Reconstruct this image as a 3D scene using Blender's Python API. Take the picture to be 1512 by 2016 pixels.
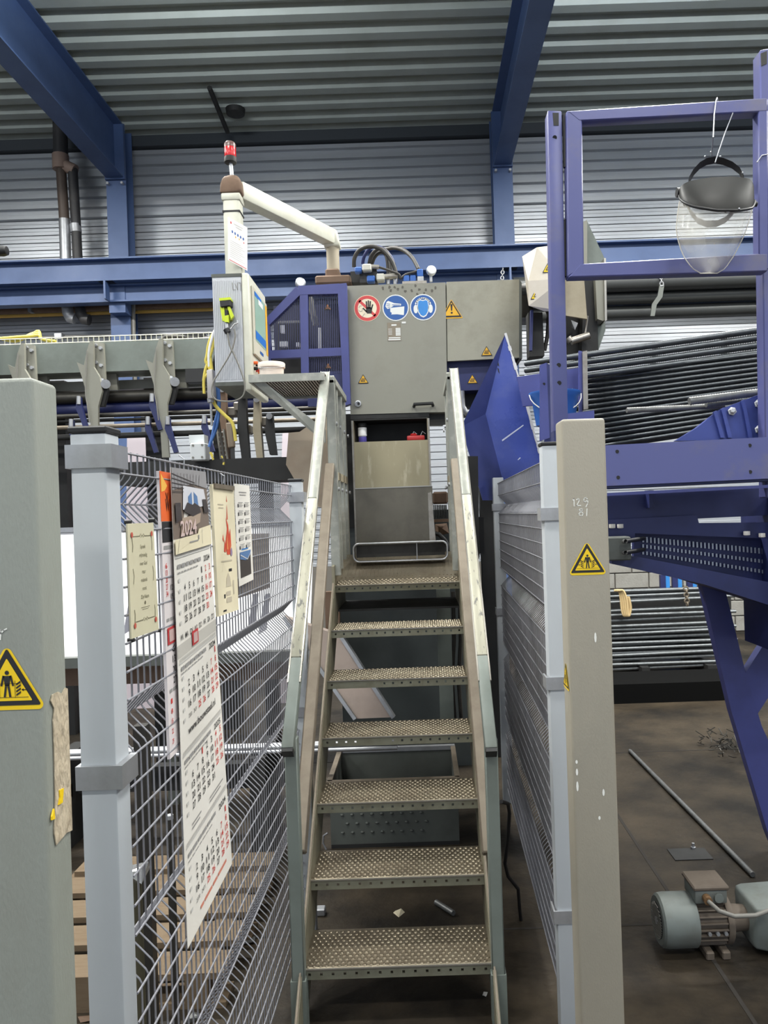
import bpy, bmesh, math, random
from mathutils import Vector, Matrix
random.seed(7)
for o in list(bpy.data.objects): bpy.data.objects.remove(o, do_unlink=True)
SC = bpy.context.scene
COL = SC.collection

# ------------------------------------------------------------------ camera
F, CX, CY = 1500.0, 825.0, 1012.0          # focal length and principal point for a 1512x2016 frame
ROLL = math.radians(1.9); CR, SR = math.cos(ROLL), math.sin(ROLL)
HC = 1.676                                  # camera height
cam = bpy.data.cameras.new('camera'); camo = bpy.data.objects.new('camera', cam); COL.objects.link(camo)
cam.sensor_fit = 'VERTICAL'; cam.sensor_height = 24.0; cam.lens = 24.0*F/2016.0
cam.shift_x = (756-CX)/2016.0; cam.shift_y = (CY-1008)/2016.0
cam.clip_start = 0.05; cam.clip_end = 100
right = Vector((CR, 0, -SR)); up = Vector((SR, 0, CR)); back = Vector((0, -1, 0))
# right/up of the tilted camera: level lines climb to the right in the picture
camo.matrix_world = Matrix(((right.x, up.x, back.x, 0), (right.y, up.y, back.y, 0), (right.z, up.z, back.z, HC), (0, 0, 0, 1)))
SC.camera = camo

# ------------------------------------------------------------------ light
SC.view_settings.view_transform = 'Standard'; SC.view_settings.look = 'None'
SC.view_settings.exposure = 0.1; SC.view_settings.gamma = 1.0
SC.view_settings.use_curve_mapping = False
w = bpy.data.worlds.new('world'); SC.world = w; w.use_nodes = True
w.node_tree.nodes['Background'].inputs[0].default_value = (0.80, 0.88, 1.0, 1)
w.node_tree.nodes['Background'].inputs[1].default_value = 0.95
def area(name, loc, sx, sy, power, col=(1, 0.97, 0.92), rot=(0, 0, 0)):
    l = bpy.data.lights.new(name, 'AREA'); l.shape = 'RECTANGLE'; l.size = sx; l.size_y = sy
    l.energy = power; l.color = col
    o = bpy.data.objects.new(name, l); COL.objects.link(o); o.location = loc; o.rotation_euler = rot
    return o
for x in (-6.0, -2.0, 2.0, 6.0):
    for y, e in ((5.6, 330), (1.6, 130), (-2.0, 130)):
        area('ceiling_lamp', (x, y, 6.35), 1.6, 0.35, e)
        area('roof_fill_light', (x, y-0.5, 6.1), 1.6, 0.35, e*0.8, (0.94, 0.98, 1), (math.pi, 0, 0))  # added upward fill light, only there to brighten the roof deck

# ------------------------------------------------------------------ pixel to place
def P(px, py, Y):
    dx, dy = px-CX, py-CY
    return Vector((Y/F*(dx*CR-dy*SR), Y, HC+Y/F*(-dx*SR-dy*CR)))
def G(px, py, z=0.0):                       # where the pixel's ray meets the level z
    dx, dy = px-CX, py-CY
    k = (dx*SR+dy*CR)/F
    return P(px, py, (HC-z)/k)

# ------------------------------------------------------------------ materials
def lin(h):
    if isinstance(h, str):
        h = h.lstrip('#'); c = [int(h[i:i+2], 16)/255 for i in (0, 2, 4)]
    else: c = [v/255 for v in h]
    return tuple(v/12.92 if v <= 0.04045 else ((v+0.055)/1.055)**2.4 for v in c)+(1.0,)
MATS = {}
def M(name, rgb, rough=0.5, metal=0.0, dirt=0.0, dcol=(40, 36, 30), scale=6.0, bump=0.0, bscale=40.0, alpha=1.0, emit=0.0, spec=0.5, detail=6.0, lo=0.45, hi=0.75, world=False, stretch=None):
    if name in MATS: return MATS[name]
    m = bpy.data.materials.new(name); m.use_nodes = True; nt = m.node_tree; N = nt.nodes; L = nt.links
    b = N['Principled BSDF']; c = lin(rgb)
    b.inputs['Base Color'].default_value = c; b.inputs['Roughness'].default_value = rough
    b.inputs['Metallic'].default_value = metal; b.inputs['Alpha'].default_value = alpha
    b.inputs['Specular IOR Level'].default_value = spec
    if emit: b.inputs['Emission Color'].default_value = c; b.inputs['Emission Strength'].default_value = emit
    vec = None
    if dirt or bump:
        if world: g = N.new('ShaderNodeNewGeometry'); vec = g.outputs['Position']
        else: g = N.new('ShaderNodeTexCoord'); vec = g.outputs['Object']
        if stretch:
            mp = N.new('ShaderNodeMapping'); mp.inputs['Scale'].default_value = stretch
            L.new(vec, mp.inputs['Vector']); vec = mp.outputs['Vector']
    if dirt:
        n = N.new('ShaderNodeTexNoise'); n.inputs['Scale'].default_value = scale; n.inputs['Detail'].default_value = detail
        n.inputs['Roughness'].default_value = 0.65
        L.new(vec, n.inputs['Vector'])
        r = N.new('ShaderNodeMapRange'); r.inputs['From Min'].default_value = lo; r.inputs['From Max'].default_value = hi
        r.inputs['To Max'].default_value = dirt
        L.new(n.outputs['Fac'], r.inputs['Value'])
        mx = N.new('ShaderNodeMix'); mx.data_type = 'RGBA'
        mx.inputs[6].default_value = c; mx.inputs[7].default_value = lin(dcol)
        L.new(r.outputs[0], mx.inputs[0]); L.new(mx.outputs[2], b.inputs['Base Color'])
        r2 = N.new('ShaderNodeMapRange'); r2.inputs['To Min'].default_value = max(0.05, rough-0.1); r2.inputs['To Max'].default_value = min(1, rough+0.2)
        L.new(n.outputs['Fac'], r2.inputs['Value']); L.new(r2.outputs[0], b.inputs['Roughness'])
    if bump:
        n2 = N.new('ShaderNodeTexNoise'); n2.inputs['Scale'].default_value = bscale; n2.inputs['Detail'].default_value = 5
        L.new(vec, n2.inputs['Vector'])
        bp = N.new('ShaderNodeBump'); bp.inputs['Strength'].default_value = bump; bp.inputs['Distance'].default_value = 0.01
        L.new(n2.outputs['Fac'], bp.inputs['Height']); L.new(bp.outputs[0], b.inputs['Normal'])
    MATS[name] = m
    return m

GREY = M('machine_grey_paint', (138, 137, 126), 0.40, 0, 0.4, (96, 92, 80), 3.0, lo=0.5, hi=0.8)
GREYP = M('column_grey_paint', (140, 144, 136), 0.5, 0, 0.5, (112, 104, 88), 2.2, 0.15, 300, stretch=(1, 1, 0.35))
GREYD = M('dark_grey_paint', (84, 88, 84), 0.5, 0, 0.5, (50, 46, 40), 3.0)
GREEN = M('grey_green_paint', (112, 120, 114), 0.45, 0, 0.5, (66, 66, 58), 3.0)
BEIGE = M('dusty_beige_paint', (158, 148, 126), 0.55, 0, 0.5, (110, 98, 76), 5.0)
PALE = M('pale_grey_paint', (176, 181, 186), 0.5, 0, 0.35, (140, 140, 136), 2.0, stretch=(1, 1, 0.3))
HALLB = M('hall_blue_paint', (66, 88, 130), 0.45, 0, 0.3, (50, 62, 90), 2.0)
BLUE = M('machine_blue_paint', (66, 72, 132), 0.36, 0, 0.45, (52, 52, 92), 4.0)
BLUEW = M('worn_blue_paint', (82, 86, 136), 0.33, 0, 0.6, (108, 104, 112), 5.0, lo=0.52, hi=0.72)
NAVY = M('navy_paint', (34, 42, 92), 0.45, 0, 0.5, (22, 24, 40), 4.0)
GALV = M('galvanised_steel', (178, 180, 184), 0.42, 0.75, 0.45, (120, 118, 116), 9.0)
WIRE = M('galvanised_wire', (138, 139, 146), 0.4, 0.5, 0.4, (100, 96, 92), 12.0)
STEEL = M('worn_steel', (165, 160, 152), 0.32, 0.85, 0.55, (92, 80, 64), 14.0)
DKST = M('dark_oily_steel', (66, 64, 60), 0.4, 0.6, 0.6, (30, 28, 26), 8.0)
RUST = M('rusty_brown_steel', (120, 110, 96), 0.5, 0.2, 0.6, (90, 78, 64), 9.0)
BLACK = M('black_plastic', (24, 24, 26), 0.5)
RUBBER = M('black_rubber', (44, 42, 40), 0.55, 0, 0.4, (92, 84, 72), 20)
DARK = M('blotchy_dark_paint', (34, 34, 34), 0.6, 0, 0.5, (20, 20, 20), 5)  # near-black paint with darker blotches
WHITE = M('white_plastic', (226, 222, 214), 0.5, 0, 0.3, (186, 172, 150), 6)
WPAINT = M('white_paint', (240, 240, 240), 0.5)
PAPER = M('paper', (226, 222, 214), 0.75, 0, 0.25, (206, 196, 178), 5)
CREAM = M('cream_paper', (226, 216, 186), 0.7, 0, 0.2, (206, 190, 150), 5)
REDP = M('red_print', (206, 52, 46), 0.5)
INK = M('black_print', (36, 36, 38), 0.6)
GINK = M('grey_print', (150, 148, 146), 0.7)
LINK = M('light_grey_print', (198, 196, 192), 0.7)
YEL = M('sign_yellow', (242, 204, 24), 0.45)
YEL2 = M('dusty_sign_yellow', (224, 172, 40), 0.5, 0, 0.3, (170, 120, 40), 30)
SRED = M('sign_red', (200, 66, 66), 0.45)
SBLUE = M('sign_blue', (40, 88, 158), 0.45)
SLBL = M('sign_light_blue', (52, 132, 206), 0.45)
SWHT = M('sign_white', (222, 224, 222), 0.5)
SCRM = M('sign_cream', (226, 216, 190), 0.5)
ORANGE = M('orange_print', (232, 104, 44), 0.5)
YCAB = M('yellow_cable', (214, 196, 88), 0.5)
BCAB = M('blue_cable', (60, 104, 170), 0.5)
GCAB = M('grey_cable', (120, 118, 112), 0.5)
LIME = M('lime_plastic', (196, 214, 40), 0.4)
ALU = M('aluminium_cream_paint', (206, 206, 192), 0.42, 0.1, 0.35, (160, 150, 128), 5)
RIBAL = M('ribbed_aluminium', (184, 186, 190), 0.4, 0.35)
CHALK = M('white_chalk', (232, 232, 226), 0.9)
WOOD = M('dirty_wood', (104, 88, 68), 0.8, 0, 0.6, (84, 66, 48), 10, stretch=(1, 6, 6))
ROPE = M('pale_rope', (206, 180, 132), 0.8)
MAROON = M('dust_brown', (118, 96, 80), 0.8, 0, 0.5, (90, 72, 58), 8)
RAILP = M('chipped_cream_paint', (168, 165, 148), 0.36, 0.25, 0.85, (92, 92, 92), 30, lo=0.58, hi=0.63, stretch=(2.4, 0.7, 0.7))
RAILG = M('worn_grey_rail_paint', (150, 152, 144), 0.38, 0.35, 0.5, (196, 192, 184), 18, lo=0.5, hi=0.7)
EDGE = M('bare_metal_edge', (176, 172, 164), 0.3, 0.85)
CBLUE = M('bucket_blue', (44, 92, 168), 0.4)

def worn_tread():
    m = M('oily_tread_steel', (146, 136, 118), 0.27, 0.75, 0.6, (96, 84, 68), 9.0, 0.1, 60); return m
TREAD = worn_tread()

# ------------------------------------------------------------------ mesh building
class MB:
    def __init__(s): s.v = []; s.f = []
    def add(s, vs, fs):
        n = len(s.v); s.v += [tuple(v) for v in vs]; s.f += [tuple(i+n for i in f) for f in fs]; return s
    def box(s, x0, x1, y0, y1, z0, z1):
        return s.add([(x0, y0, z0), (x1, y0, z0), (x1, y1, z0), (x0, y1, z0), (x0, y0, z1), (x1, y0, z1), (x1, y1, z1), (x0, y1, z1)],
                     [(0, 3, 2, 1), (4, 5, 6, 7), (0, 1, 5, 4), (1, 2, 6, 5), (2, 3, 7, 6), (3, 0, 4, 7)])
    def pbox(s, xl, yt, xr, yb, Y, d):      # level box seen as a rectangle in the picture
        xm, ym = (xl+xr)/2, (yt+yb)/2
        return s.box(P(xl, ym, Y).x, P(xr, ym, Y).x, Y, Y+d, P(xm, yb, Y).z, P(xm, yt, Y).z)
    def prism(s, pts, vec):
        n = len(pts); vec = Vector(vec); a = [Vector(p) for p in pts]; b = [p+vec for p in a]
        return s.add(a+b, [tuple(range(n))[::-1], tuple(range(n, 2*n))]+[(i, (i+1) % n, n+(i+1) % n, n+i) for i in range(n)])
    def pprism(s, pts, Y, d): return s.prism([P(x, y, Y) for x, y in pts], (0, d, 0))
    def bar(s, p0, p1, w, h, ref=(0, 0, 1)):
        p0, p1 = Vector(p0), Vector(p1); d = (p1-p0).normalized(); sd = d.cross(Vector(ref))
        if sd.length < 1e-4: sd = d.cross(Vector((1, 0, 0)))
        sd.normalize(); u = sd.cross(d)
        q = [sd*(-w/2)+u*(-h/2), sd*(w/2)+u*(-h/2), sd*(w/2)+u*(h/2), sd*(-w/2)+u*(h/2)]
        return s.add([p0+k for k in q]+[p1+k for k in q], [(0, 1, 2, 3), (7, 6, 5, 4), (0, 4, 5, 1), (1, 5, 6, 2), (2, 6, 7, 3), (3, 7, 4, 0)])
    def tube(s, pts, r, n=8, caps=True, closed=False):
        pts = [Vector(p) for p in pts]; k = len(pts); rs = r if isinstance(r, (list, tuple)) else [r]*k
        u = None; vs = []
        for i, p in enumerate(pts):
            if closed: t = pts[(i+1) % k]-pts[i-1]
            else: t = pts[min(i+1, k-1)]-pts[max(i-1, 0)]
            t.normalize()
            if u is None:
                u = t.orthogonal().normalized()
            else:
                u = u-t*u.dot(t)
                u = u.normalized() if u.length > 1e-6 else t.orthogonal().normalized()
            b = t.cross(u)
            for j in range(n):
                a = 2*math.pi*j/n; vs.append(p+(u*math.cos(a)+b*math.sin(a))*rs[i])
        fs = []
        for i in range(k if closed else k-1):
            i2 = (i+1) % k
            for j in range(n): fs.append((i*n+j, i*n+(j+1) % n, i2*n+(j+1) % n, i2*n+j))
        if caps and not closed: fs += [tuple(range(n))[::-1], tuple(range((k-1)*n, k*n))]
        return s.add(vs, fs)
    def cyl(s, p0, p1, r, r1=None, n=14): return s.tube([p0, p1], [r, r if r1 is None else r1], n)
    def lathe(s, prof, o, axis=(0, 0, 1), n=20):
        ax = Vector(axis).normalized(); u = ax.orthogonal().normalized(); b = ax.cross(u); o = Vector(o); vs = []; fs = []
        for r, h in prof:
            for j in range(n):
                a = 2*math.pi*j/n; vs.append(o+ax*h+(u*math.cos(a)+b*math.sin(a))*max(r, 1e-5))
        for i in range(len(prof)-1):
            for j in range(n): fs.append((i*n+j, i*n+(j+1) % n, (i+1)*n+(j+1) % n, (i+1)*n+j))
        fs.append(tuple(range(n))[::-1]); fs.append(tuple(range((len(prof)-1)*n, len(prof)*n)))
        return s.add(vs, fs)
    def hull(s, pts):
        bm = bmesh.new()
        for p in pts: bm.verts.new(p)
        r = bmesh.ops.convex_hull(bm, input=bm.verts[:])
        bm.verts.ensure_lookup_table(); bm.verts.index_update()
        fs = [tuple(v.index for v in f.verts) for f in bm.faces]; vs = [v.co.copy() for v in bm.verts]; bm.free()
        return s.add(vs, fs)
    def sphere(s, c, r, n=10, sz=1.0):
        return s.lathe([(r*math.sin(math.pi*i/n), -r*sz*math.cos(math.pi*i/n)) for i in range(n+1)], c, n=n*2)
    def grid(s, fn, nu, nv):
        vs = [fn(i/nu, j/nv) for j in range(nv+1) for i in range(nu+1)]
        return s.add(vs, [(j*(nu+1)+i, j*(nu+1)+i+1, (j+1)*(nu+1)+i+1, (j+1)*(nu+1)+i) for j in range(nv) for i in range(nu)])
    def mesh(s, name, smooth=None, recalc=True, origin=(0, 0, 0)):
        me = bpy.data.meshes.new(name); o = Vector(origin)
        me.from_pydata([Vector(v)-o for v in s.v], [], s.f)
        if recalc:
            bm = bmesh.new(); bm.from_mesh(me); bmesh.ops.recalc_face_normals(bm, faces=bm.faces[:]); bm.to_mesh(me); bm.free()
        if smooth:
            me.shade_smooth(); me.set_sharp_from_angle(angle=math.radians(smooth))
        me.update(); return me
    def build(s, name, mat, parent=None, smooth=None, recalc=True, label=None, kind=None):
        xs = [v[0] for v in s.v]; ys = [v[1] for v in s.v]; zs = [v[2] for v in s.v]
        org = Vector(((min(xs)+max(xs))/2, (min(ys)+max(ys))/2, min(zs)))
        o = bpy.data.objects.new(name, s.mesh(name, smooth, recalc, org)); COL.objects.link(o)
        o.data.materials.append(mat); put(o, org, parent)
        if label: o['label'] = label
        if kind: o['kind'] = kind
        return o
    def bevel(s, w=0.004, seg=2):           # round the edges of what was added so far
        bm = bmesh.new(); me = s.mesh('tmp'); bm.from_mesh(me); bpy.data.meshes.remove(me)
        bmesh.ops.bevel(bm, geom=bm.edges[:]+bm.verts[:], offset=w, segments=seg, affect='EDGES', profile=0.5)
        bm.verts.index_update()
        s.v = [tuple(v.co) for v in bm.verts]; s.f = [tuple(v.index for v in f.verts) for f in bm.faces]; bm.free(); return s
WL = {}
def put(o, wloc, parent=None):
    wloc = Vector(wloc); WL[o.name] = wloc
    if parent is not None:
        o.parent = parent; o.location = wloc-WL[parent.name]
    else: o.location = wloc
def inst(name, me, mat, parent, wloc, rot=None, scale=None):
    o = bpy.data.objects.new(name, me); COL.objects.link(o)
    if not me.materials: me.materials.append(mat)
    put(o, wloc, parent)
    if rot is not None:
        if isinstance(rot, Matrix): o.rotation_mode = 'QUATERNION'; o.rotation_quaternion = rot.to_quaternion()
        else: o.rotation_euler = rot
    if scale: o.scale = scale
    return o
def tag(o, label, cat, group=None, kind=None):
    o['label'] = label; o['category'] = cat
    if group: o['group'] = group
    if kind: o['kind'] = kind
    return o
def thing(name, label, cat, loc, group=None):
    o = bpy.data.objects.new(name, None); COL.objects.link(o); o.empty_display_size = 0.1
    put(o, loc); return tag(o, label, cat, group)
def struct(o, label=None):
    o['kind'] = 'structure'
    if label: o['label'] = label
    return o

# ------------------------------------------------------------------ flat print
_tc = {}
def text_geo(st, bold=0.0):
    k = (st, bold)
    if k not in _tc:
        c = bpy.data.curves.new('t', 'FONT'); c.body = st; c.resolution_u = 2; c.offset = bold
        o = bpy.data.objects.new('t', c); me = o.to_mesh()
        v = [(p.co.x, p.co.y) for p in me.vertices]; f = [tuple(q.vertices) for q in me.polygons]
        o.to_mesh_clear(); bpy.data.objects.remove(o); bpy.data.curves.remove(c)
        if not v: v = [(0, 0)]
        x0, x1 = min(p[0] for p in v), max(p[0] for p in v)
        _tc[k] = ([(p[0]-x0, p[1]) for p in v], f, x1-x0)
    return _tc[k]
def tx(st, x, y, h, w=None, align='c', bold=0.0, sx=1.0):
    """polygons of a line of text: capital height h, at x (c/l/r), baseline y (v axis up)"""
    v, f, wd = text_geo(st, bold); sy = h/0.70; sxx = sy*sx if w is None else w/max(wd, 1e-3)
    off = {'c': -wd*sxx/2, 'l': 0, 'r': -wd*sxx}[align]
    return [[(x+off+v[i][0]*sxx, y+v[i][1]*sy) for i in q] for q in f]
def rect(x0, y0, x1, y1): return [[(x0, y0), (x1, y0), (x1, y1), (x0, y1)]]
def disc(x, y, r, n=28, ry=None): return [[(x+r*math.cos(2*math.pi*i/n), y+(ry or r)*math.sin(2*math.pi*i/n)) for i in range(n)]]
def stroke(pts, wd):
    out = []
    for (a, b), (c, d) in zip(pts[:-1], pts[1:]):
        L = math.hypot(c-a, d-b) or 1e-6; nx, ny = -(d-b)/L*wd/2, (c-a)/L*wd/2
        ex, ey = (c-a)/L*wd*0.3, (d-b)/L*wd*0.3
        out.append([(a+nx-ex, b+ny-ey), (a-nx-ex, b-ny-ey), (c-nx+ex, d-ny+ey), (c+nx+ex, d+ny+ey)])
    return out
def rtri(x, y, s, rr):                      # rounded triangle sign, side s, centred on its box
    h = s*0.866; c = [(x-s/2, y-h/2), (x+s/2, y-h/2), (x, y+h/2)]; out = []
    cen = (x, y-h/2+h/3)
    for k, (a, b) in enumerate(c):
        base = [210, 330, 90][k]; ux, uy = cen[0]-a, cen[1]-b; L = math.hypot(ux, uy); px, py = a+ux/L*2*rr, b+uy/L*2*rr
        for t in range(-60, 61, 20): out.append((px+rr*math.cos(math.radians(base+t)), py+rr*math.sin(math.radians(base+t))))
    return [out]
def plane_map(O, U, V, N):
    O, U, V, N = Vector(O), Vector(U), Vector(V), Vector(N)
    return lambda u, v, h: O+U*u+V*v+N*h
def quad_map(TL, TR, BR, BL, W, H, nrm):    # u from left in metres 0..W, v up from the bottom 0..H
    n = Vector(nrm)
    def f(u, v, h):
        a, b = u/W, 1-v/H
        return (TL*(1-a)+TR*a)*(1-b)+(BL*(1-a)+BR*a)*b+n*h
    return f
def decal(name, mat, polys, mp, layer, parent, label=None):
    b = MB()
    for p in polys: b.add([mp(x, y, 0.0007*layer) for x, y in p], [tuple(range(len(p)))])
    return b.build(name, mat, parent, recalc=False, label=label, kind='stuff' if len(polys) > 1 else None)
# ================================================================== the hall
YW = 10.0
FLOORM = M('stained_concrete', (70, 61, 49), 0.5, 0, 0.92, (24, 22, 20), 1.5, 0.35, 25, lo=0.34, hi=0.62, world=True, detail=9, spec=0.2)
floor = MB().box(-14, 14, -6, YW+0.3, -0.2, 0).build('floor', FLOORM); struct(floor)
# concrete joints: shallow strips of dark sealant
JOINT = M('floor_joint', (44, 40, 36), 0.9)
for y in (3.05, 5.2): MB().box(-3, 5, y, y+0.012, 0, 0.0015).build('floor_joint', JOINT, floor)
MB().box(1.02, 1.035, 1.5, 8, 0, 0.0015).build('floor_joint', JOINT, floor)

ZD = P(245, 272, YW).z                       # underside of the roof deck at the eaves
SHEET = M('galvanised_cladding', (176, 180, 186), 0.34, 0.5, 0.35, (134, 132, 130), 1.2, stretch=(0.5, 1, 6), world=True)
ROOFM = M('galvanised_roof_deck', (158, 166, 162), 0.55, 0.1, 0.4, (130, 136, 128), 2.0, 0.08, 200, world=True)
wall = MB().box(-14, 14, YW+0.12, YW+0.3, 0, ZD+0.4).build('wall_back', M('outer_skin', (120, 122, 124), 0.6)); struct(wall)
# cladding: tray panels one above another, each its own sheet with a dark lap below it
zb = 1.02
def tray(h, d):
    b = MB(); prof = [(0, 0), (d, 0.04*h), (d, 0.46*h), (0.5*d, 0.54*h), (0.5*d, 0.93*h), (-0.014, 0.94*h), (-0.014, h)] if d < 0.03 else [(0, 0), (d, 0.12*h), (d, 0.5*h), (0.1*d, 0.62*h), (0.1*d, 0.95*h), (0, h)]
    vs = []
    for x in (-14, 14):
        for y, z in prof: vs.append((x, -y, z))
    n = len(prof); return b.add(vs, [(i, i+1, n+i+1, n+i) for i in range(n-1)]).mesh('cladding_panel', recalc=False)
zsplit = P(756, 400, YW).z
hlow, hup = 0.098, 0.134
nlow = int((zsplit-zb)/hlow); tl = tray(hlow, 0.012)
for i in range(nlow): inst('cladding_panel', tl, SHEET, wall, (0, YW+0.10, zb+i*hlow))
zs = zb+nlow*hlow; nup = int((ZD-zs)/hup)+1; tu = tray(hup, 0.04)
for i in range(nup): inst('cladding_panel', tu, SHEET, wall, (0, YW+0.10, zs+i*hup))
# block plinth
BLOCK = M('concrete_block', (150, 148, 142), 0.85, 0, 0.4, (110, 106, 98), 8, 0.3, 60)
plinth = MB().box(-14, 14, YW+0.02, YW+0.12, 0, 1.02).build('plinth', M('mortar', (104, 100, 94), 0.9), wall)
bme = MB().box(-0.215, 0.215, -0.025, 0.02, 0, 0.19).bevel(0.006, 1).mesh('block')
for r in range(5):
    for k in range(8):
        inst('block', bme, BLOCK, wall, (2.1+0.445*k+(0.22 if r % 2 else 0), YW+0.02, 0.005+r*0.203))
wl = MB().box(-14.2, -14, -6, YW+0.3, 0, ZD+0.4).build('wall_left', SHEET); struct(wl)
wr = MB().box(14, 14.2, -6, YW+0.3, 0, ZD+0.4).build('wall_right', SHEET); struct(wr)
# roof deck, ribs running along the hall
b = MB(); pitch = 0.335; prof = []
y = YW+0.12
while y > -6:
    for dy, dz in ((0, 0), (0.12, 0), (0.165, 0.085), (0.29, 0.085)): prof.append((y-dy, ZD+dz))
    y -= pitch
n = len(prof)
b.add([(x, yy, zz) for x in (-14, 14) for yy, zz in prof], [(i, i+1, n+i+1, n+i) for i in range(n-1)])
b.box(-14, 14, -6, YW+0.3, ZD+0.14, ZD+0.2)
ceil = b.build('ceiling', ROOFM, recalc=False); struct(ceil)
# eaves angle
tr = MB().box(-14, 14, YW-0.02, YW+0.1, ZD-0.12, ZD+0.02).build('trim_1', M('dark_eaves_trim', (54, 60, 66), 0.6)); struct(tr, 'dark folded eaves trim where the roof deck meets the wall')

# portal frames
zr = P(210, 350, YW-0.4).z                   # underside of the rafters
def portal(px, side, label):
    x = P(px, 420, YW-0.35).x; t = thing('portal_frame', label, 'steel frame', (x, YW-0.2, 0)); t['kind'] = 'structure'
    c = MB().box(x-0.125, x+0.125, YW-0.36, YW-0.345, 0, ZD)
    c.box(x-0.125, x+0.125, YW-0.12, YW-0.105, 0, ZD); c.box(x-0.006, x+0.006, YW-0.345, YW-0.12, 0, ZD)
    c.build('column', HALLB, t)
    r = MB().box(x-0.11, x+0.11, -4, YW-0.345, zr, zr+0.018); r.box(x-0.11, x+0.11, -4, YW-0.345, ZD-0.02, ZD-0.002)
    r.box(x-0.006, x+0.006, -4, YW-0.345, zr+0.018, ZD-0.02)
    r.build('rafter', HALLB, t)
    k = MB().box(x-0.125, x+0.125, YW-0.40, YW-0.36, zr-0.02, ZD-0.02); k.build('end_plate', HALLB, t)
    for dx in (-0.09, 0.09):
        MB().cyl((x+dx, YW-0.415, zr-0.07), (x+dx, YW-0.36, zr-0.07), 0.017, n=6).build('bolt', GALV, t)
    return x
xl = portal(231, 0, 'blue steel portal column and rafter beside the two drain pipes')
xr_ = portal(992, 1, 'blue steel portal column and rafter above the stainless guard hood')

# crane runway: two I-beams running past the columns
def ibeam(name, label, yt, yb, Y, depth, mat):
    z1, z0 = P(756, yt, Y).z, P(756, yb, Y).z; t = thing(name, label, 'beam', (0, Y, z0)); t['kind'] = 'structure'
    MB().box(-9, 9, Y, Y+depth, z1-0.02, z1).build('top_flange', mat, t)
    MB().box(-9, 9, Y+depth/2-0.006, Y+depth/2+0.006, z0+0.02, z1-0.02).build('web', mat, t)
    MB().box(-9, 9, Y, Y+depth, z0, z0+0.02).build('bottom_flange', mat, t)
    return t, z0, z1
t1, a0, a1 = ibeam('runway_beam', 'upper blue runway beam crossing the wall just under its bright strip', 488, 534, YW-0.75, 0.2, HALLB)
t2, b0, b1 = ibeam('support_beam', 'lower blue beam hung on brackets beneath the runway beam', 541, 576, YW-0.62, 0.16, HALLB)
for px in (215, 1002):
    x = P(px, 545, YW-0.6).x
    MB().box(x-0.09, x+0.09, YW-0.74, YW-0.56, b1, a0).build('hanger_bracket', DARK, t2)
    MB().box(x-0.012, x+0.012, YW-0.76, YW-0.63, b0, b1).build('splice_plate', HALLB, t2)
for sgn, px in ((0, 231), (1, 992)):
    x = P(px, 500, YW-0.5).x
    MB().box(x-0.1, x+0.1, YW-0.56, YW-0.36, b0-0.12, b1).build('corbel', HALLB, t2)

# drain pipes on the wall
YP = YW-0.32
PIPEB = M('brown_pipe', (86, 74, 66), 0.5, 0, 0.5, (50, 46, 44), 5); PIPEK = M('black_pipe', (50, 50, 52), 0.5, 0, 0.4, (90, 86, 82), 5)
def S(pts, Y): return [P(x, y, Y) for x, y in pts]
t = thing('drain_pipe', 'brown drain pipe with a clay coloured collar near the roof', 'pipe', P(128, 630, YP))
MB().tube(S([(118, 238), (120, 318)], YP), 0.088, 14).build('upper_pipe', PIPEK, t, smooth=40)
MB().tube(S([(119, 305), (120, 334)], YP), 0.1, 14).tube(S([(119, 322), (148, 336)], YP), 0.075, 12).build('branch_collar', M('clay_collar', (150, 128, 116), 0.6), t, smooth=40)
MB().tube(S([(120, 330), (127, 440)], YP), 0.062, 14).build('middle_pipe', PIPEB, t, smooth=40)
MB().tube(S([(127, 432), (132, 600), (134, 616), (139, 625), (148, 628)], YP), [0.068, 0.068, 0.07, 0.074, 0.07], 14).build('lower_pipe', GALV, t, smooth=40)
t = thing('drain_pipe', 'black drain pipe with a silver clamp running down next to the brown one', 'pipe', P(160, 632, YP))
MB().tube(S([(143, 333), (150, 450), (157, 605), (160, 620), (166, 628), (176, 630)], YP), [0.06, 0.06, 0.062, 0.066, 0.072, 0.07], 14).build('pipe', PIPEK, t, smooth=40)
MB().tube(S([(148, 442), (150, 458)], YP), 0.068, 14).build('clamp', GALV, t, smooth=40)
t = thing('gas_pipe', 'thin yellow gas pipe crossing the wall behind the drain pipes', 'pipe', P(200, 612, YP+0.1))
MB().tube([(-7, YP+0.13, P(200, 611, YP).z), (P(424, 603, YP).x, YP+0.13, P(200, 611, YP).z)], 0.022, 10).build('pipe', M('yellow_pipe', (190, 152, 70), 0.5), t, smooth=40)
for px in (60, 250): 
    p = P(px, 611, YP+0.13); MB().box(p.x-0.02, p.x+0.02, p.y-0.03, YW+0.08, p.z-0.024, p.z+0.024).build('pipe_clip', GALV, t)
t = thing('cable_conduit', 'grey conduit with a square junction box behind the cable tray', 'conduit', P(150, 665, YP))
MB().tube([P(78, 665, YP+0.2), P(228, 661, YP+0.2)], 0.02, 8).build('pipe', GCAB, t, smooth=40)
MB().pbox(106, 655, 121, 668, YP+0.12, 0.1).bevel(0.006, 1).build('junction_box', GALV, t)
t = tag(MB().tube(S([(252, 565), (262, 590), (263, 670), (266, 760)], YW-0.3), 0.028, 8).build('grey_conduit', GCAB, smooth=40), 'thin grey conduit running down beside the blue portal column', 'conduit')
t = tag(MB().tube([(-7, YP+0.2, P(100, 598, YP).z), (P(420, 590, YP).x, YP+0.2, P(100, 598, YP).z)], 0.06, 12).build('brown_pipe', MAROON, smooth=40), 'dull brown pipe lying along the wall just above the yellow gas pipe', 'pipe')
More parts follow.
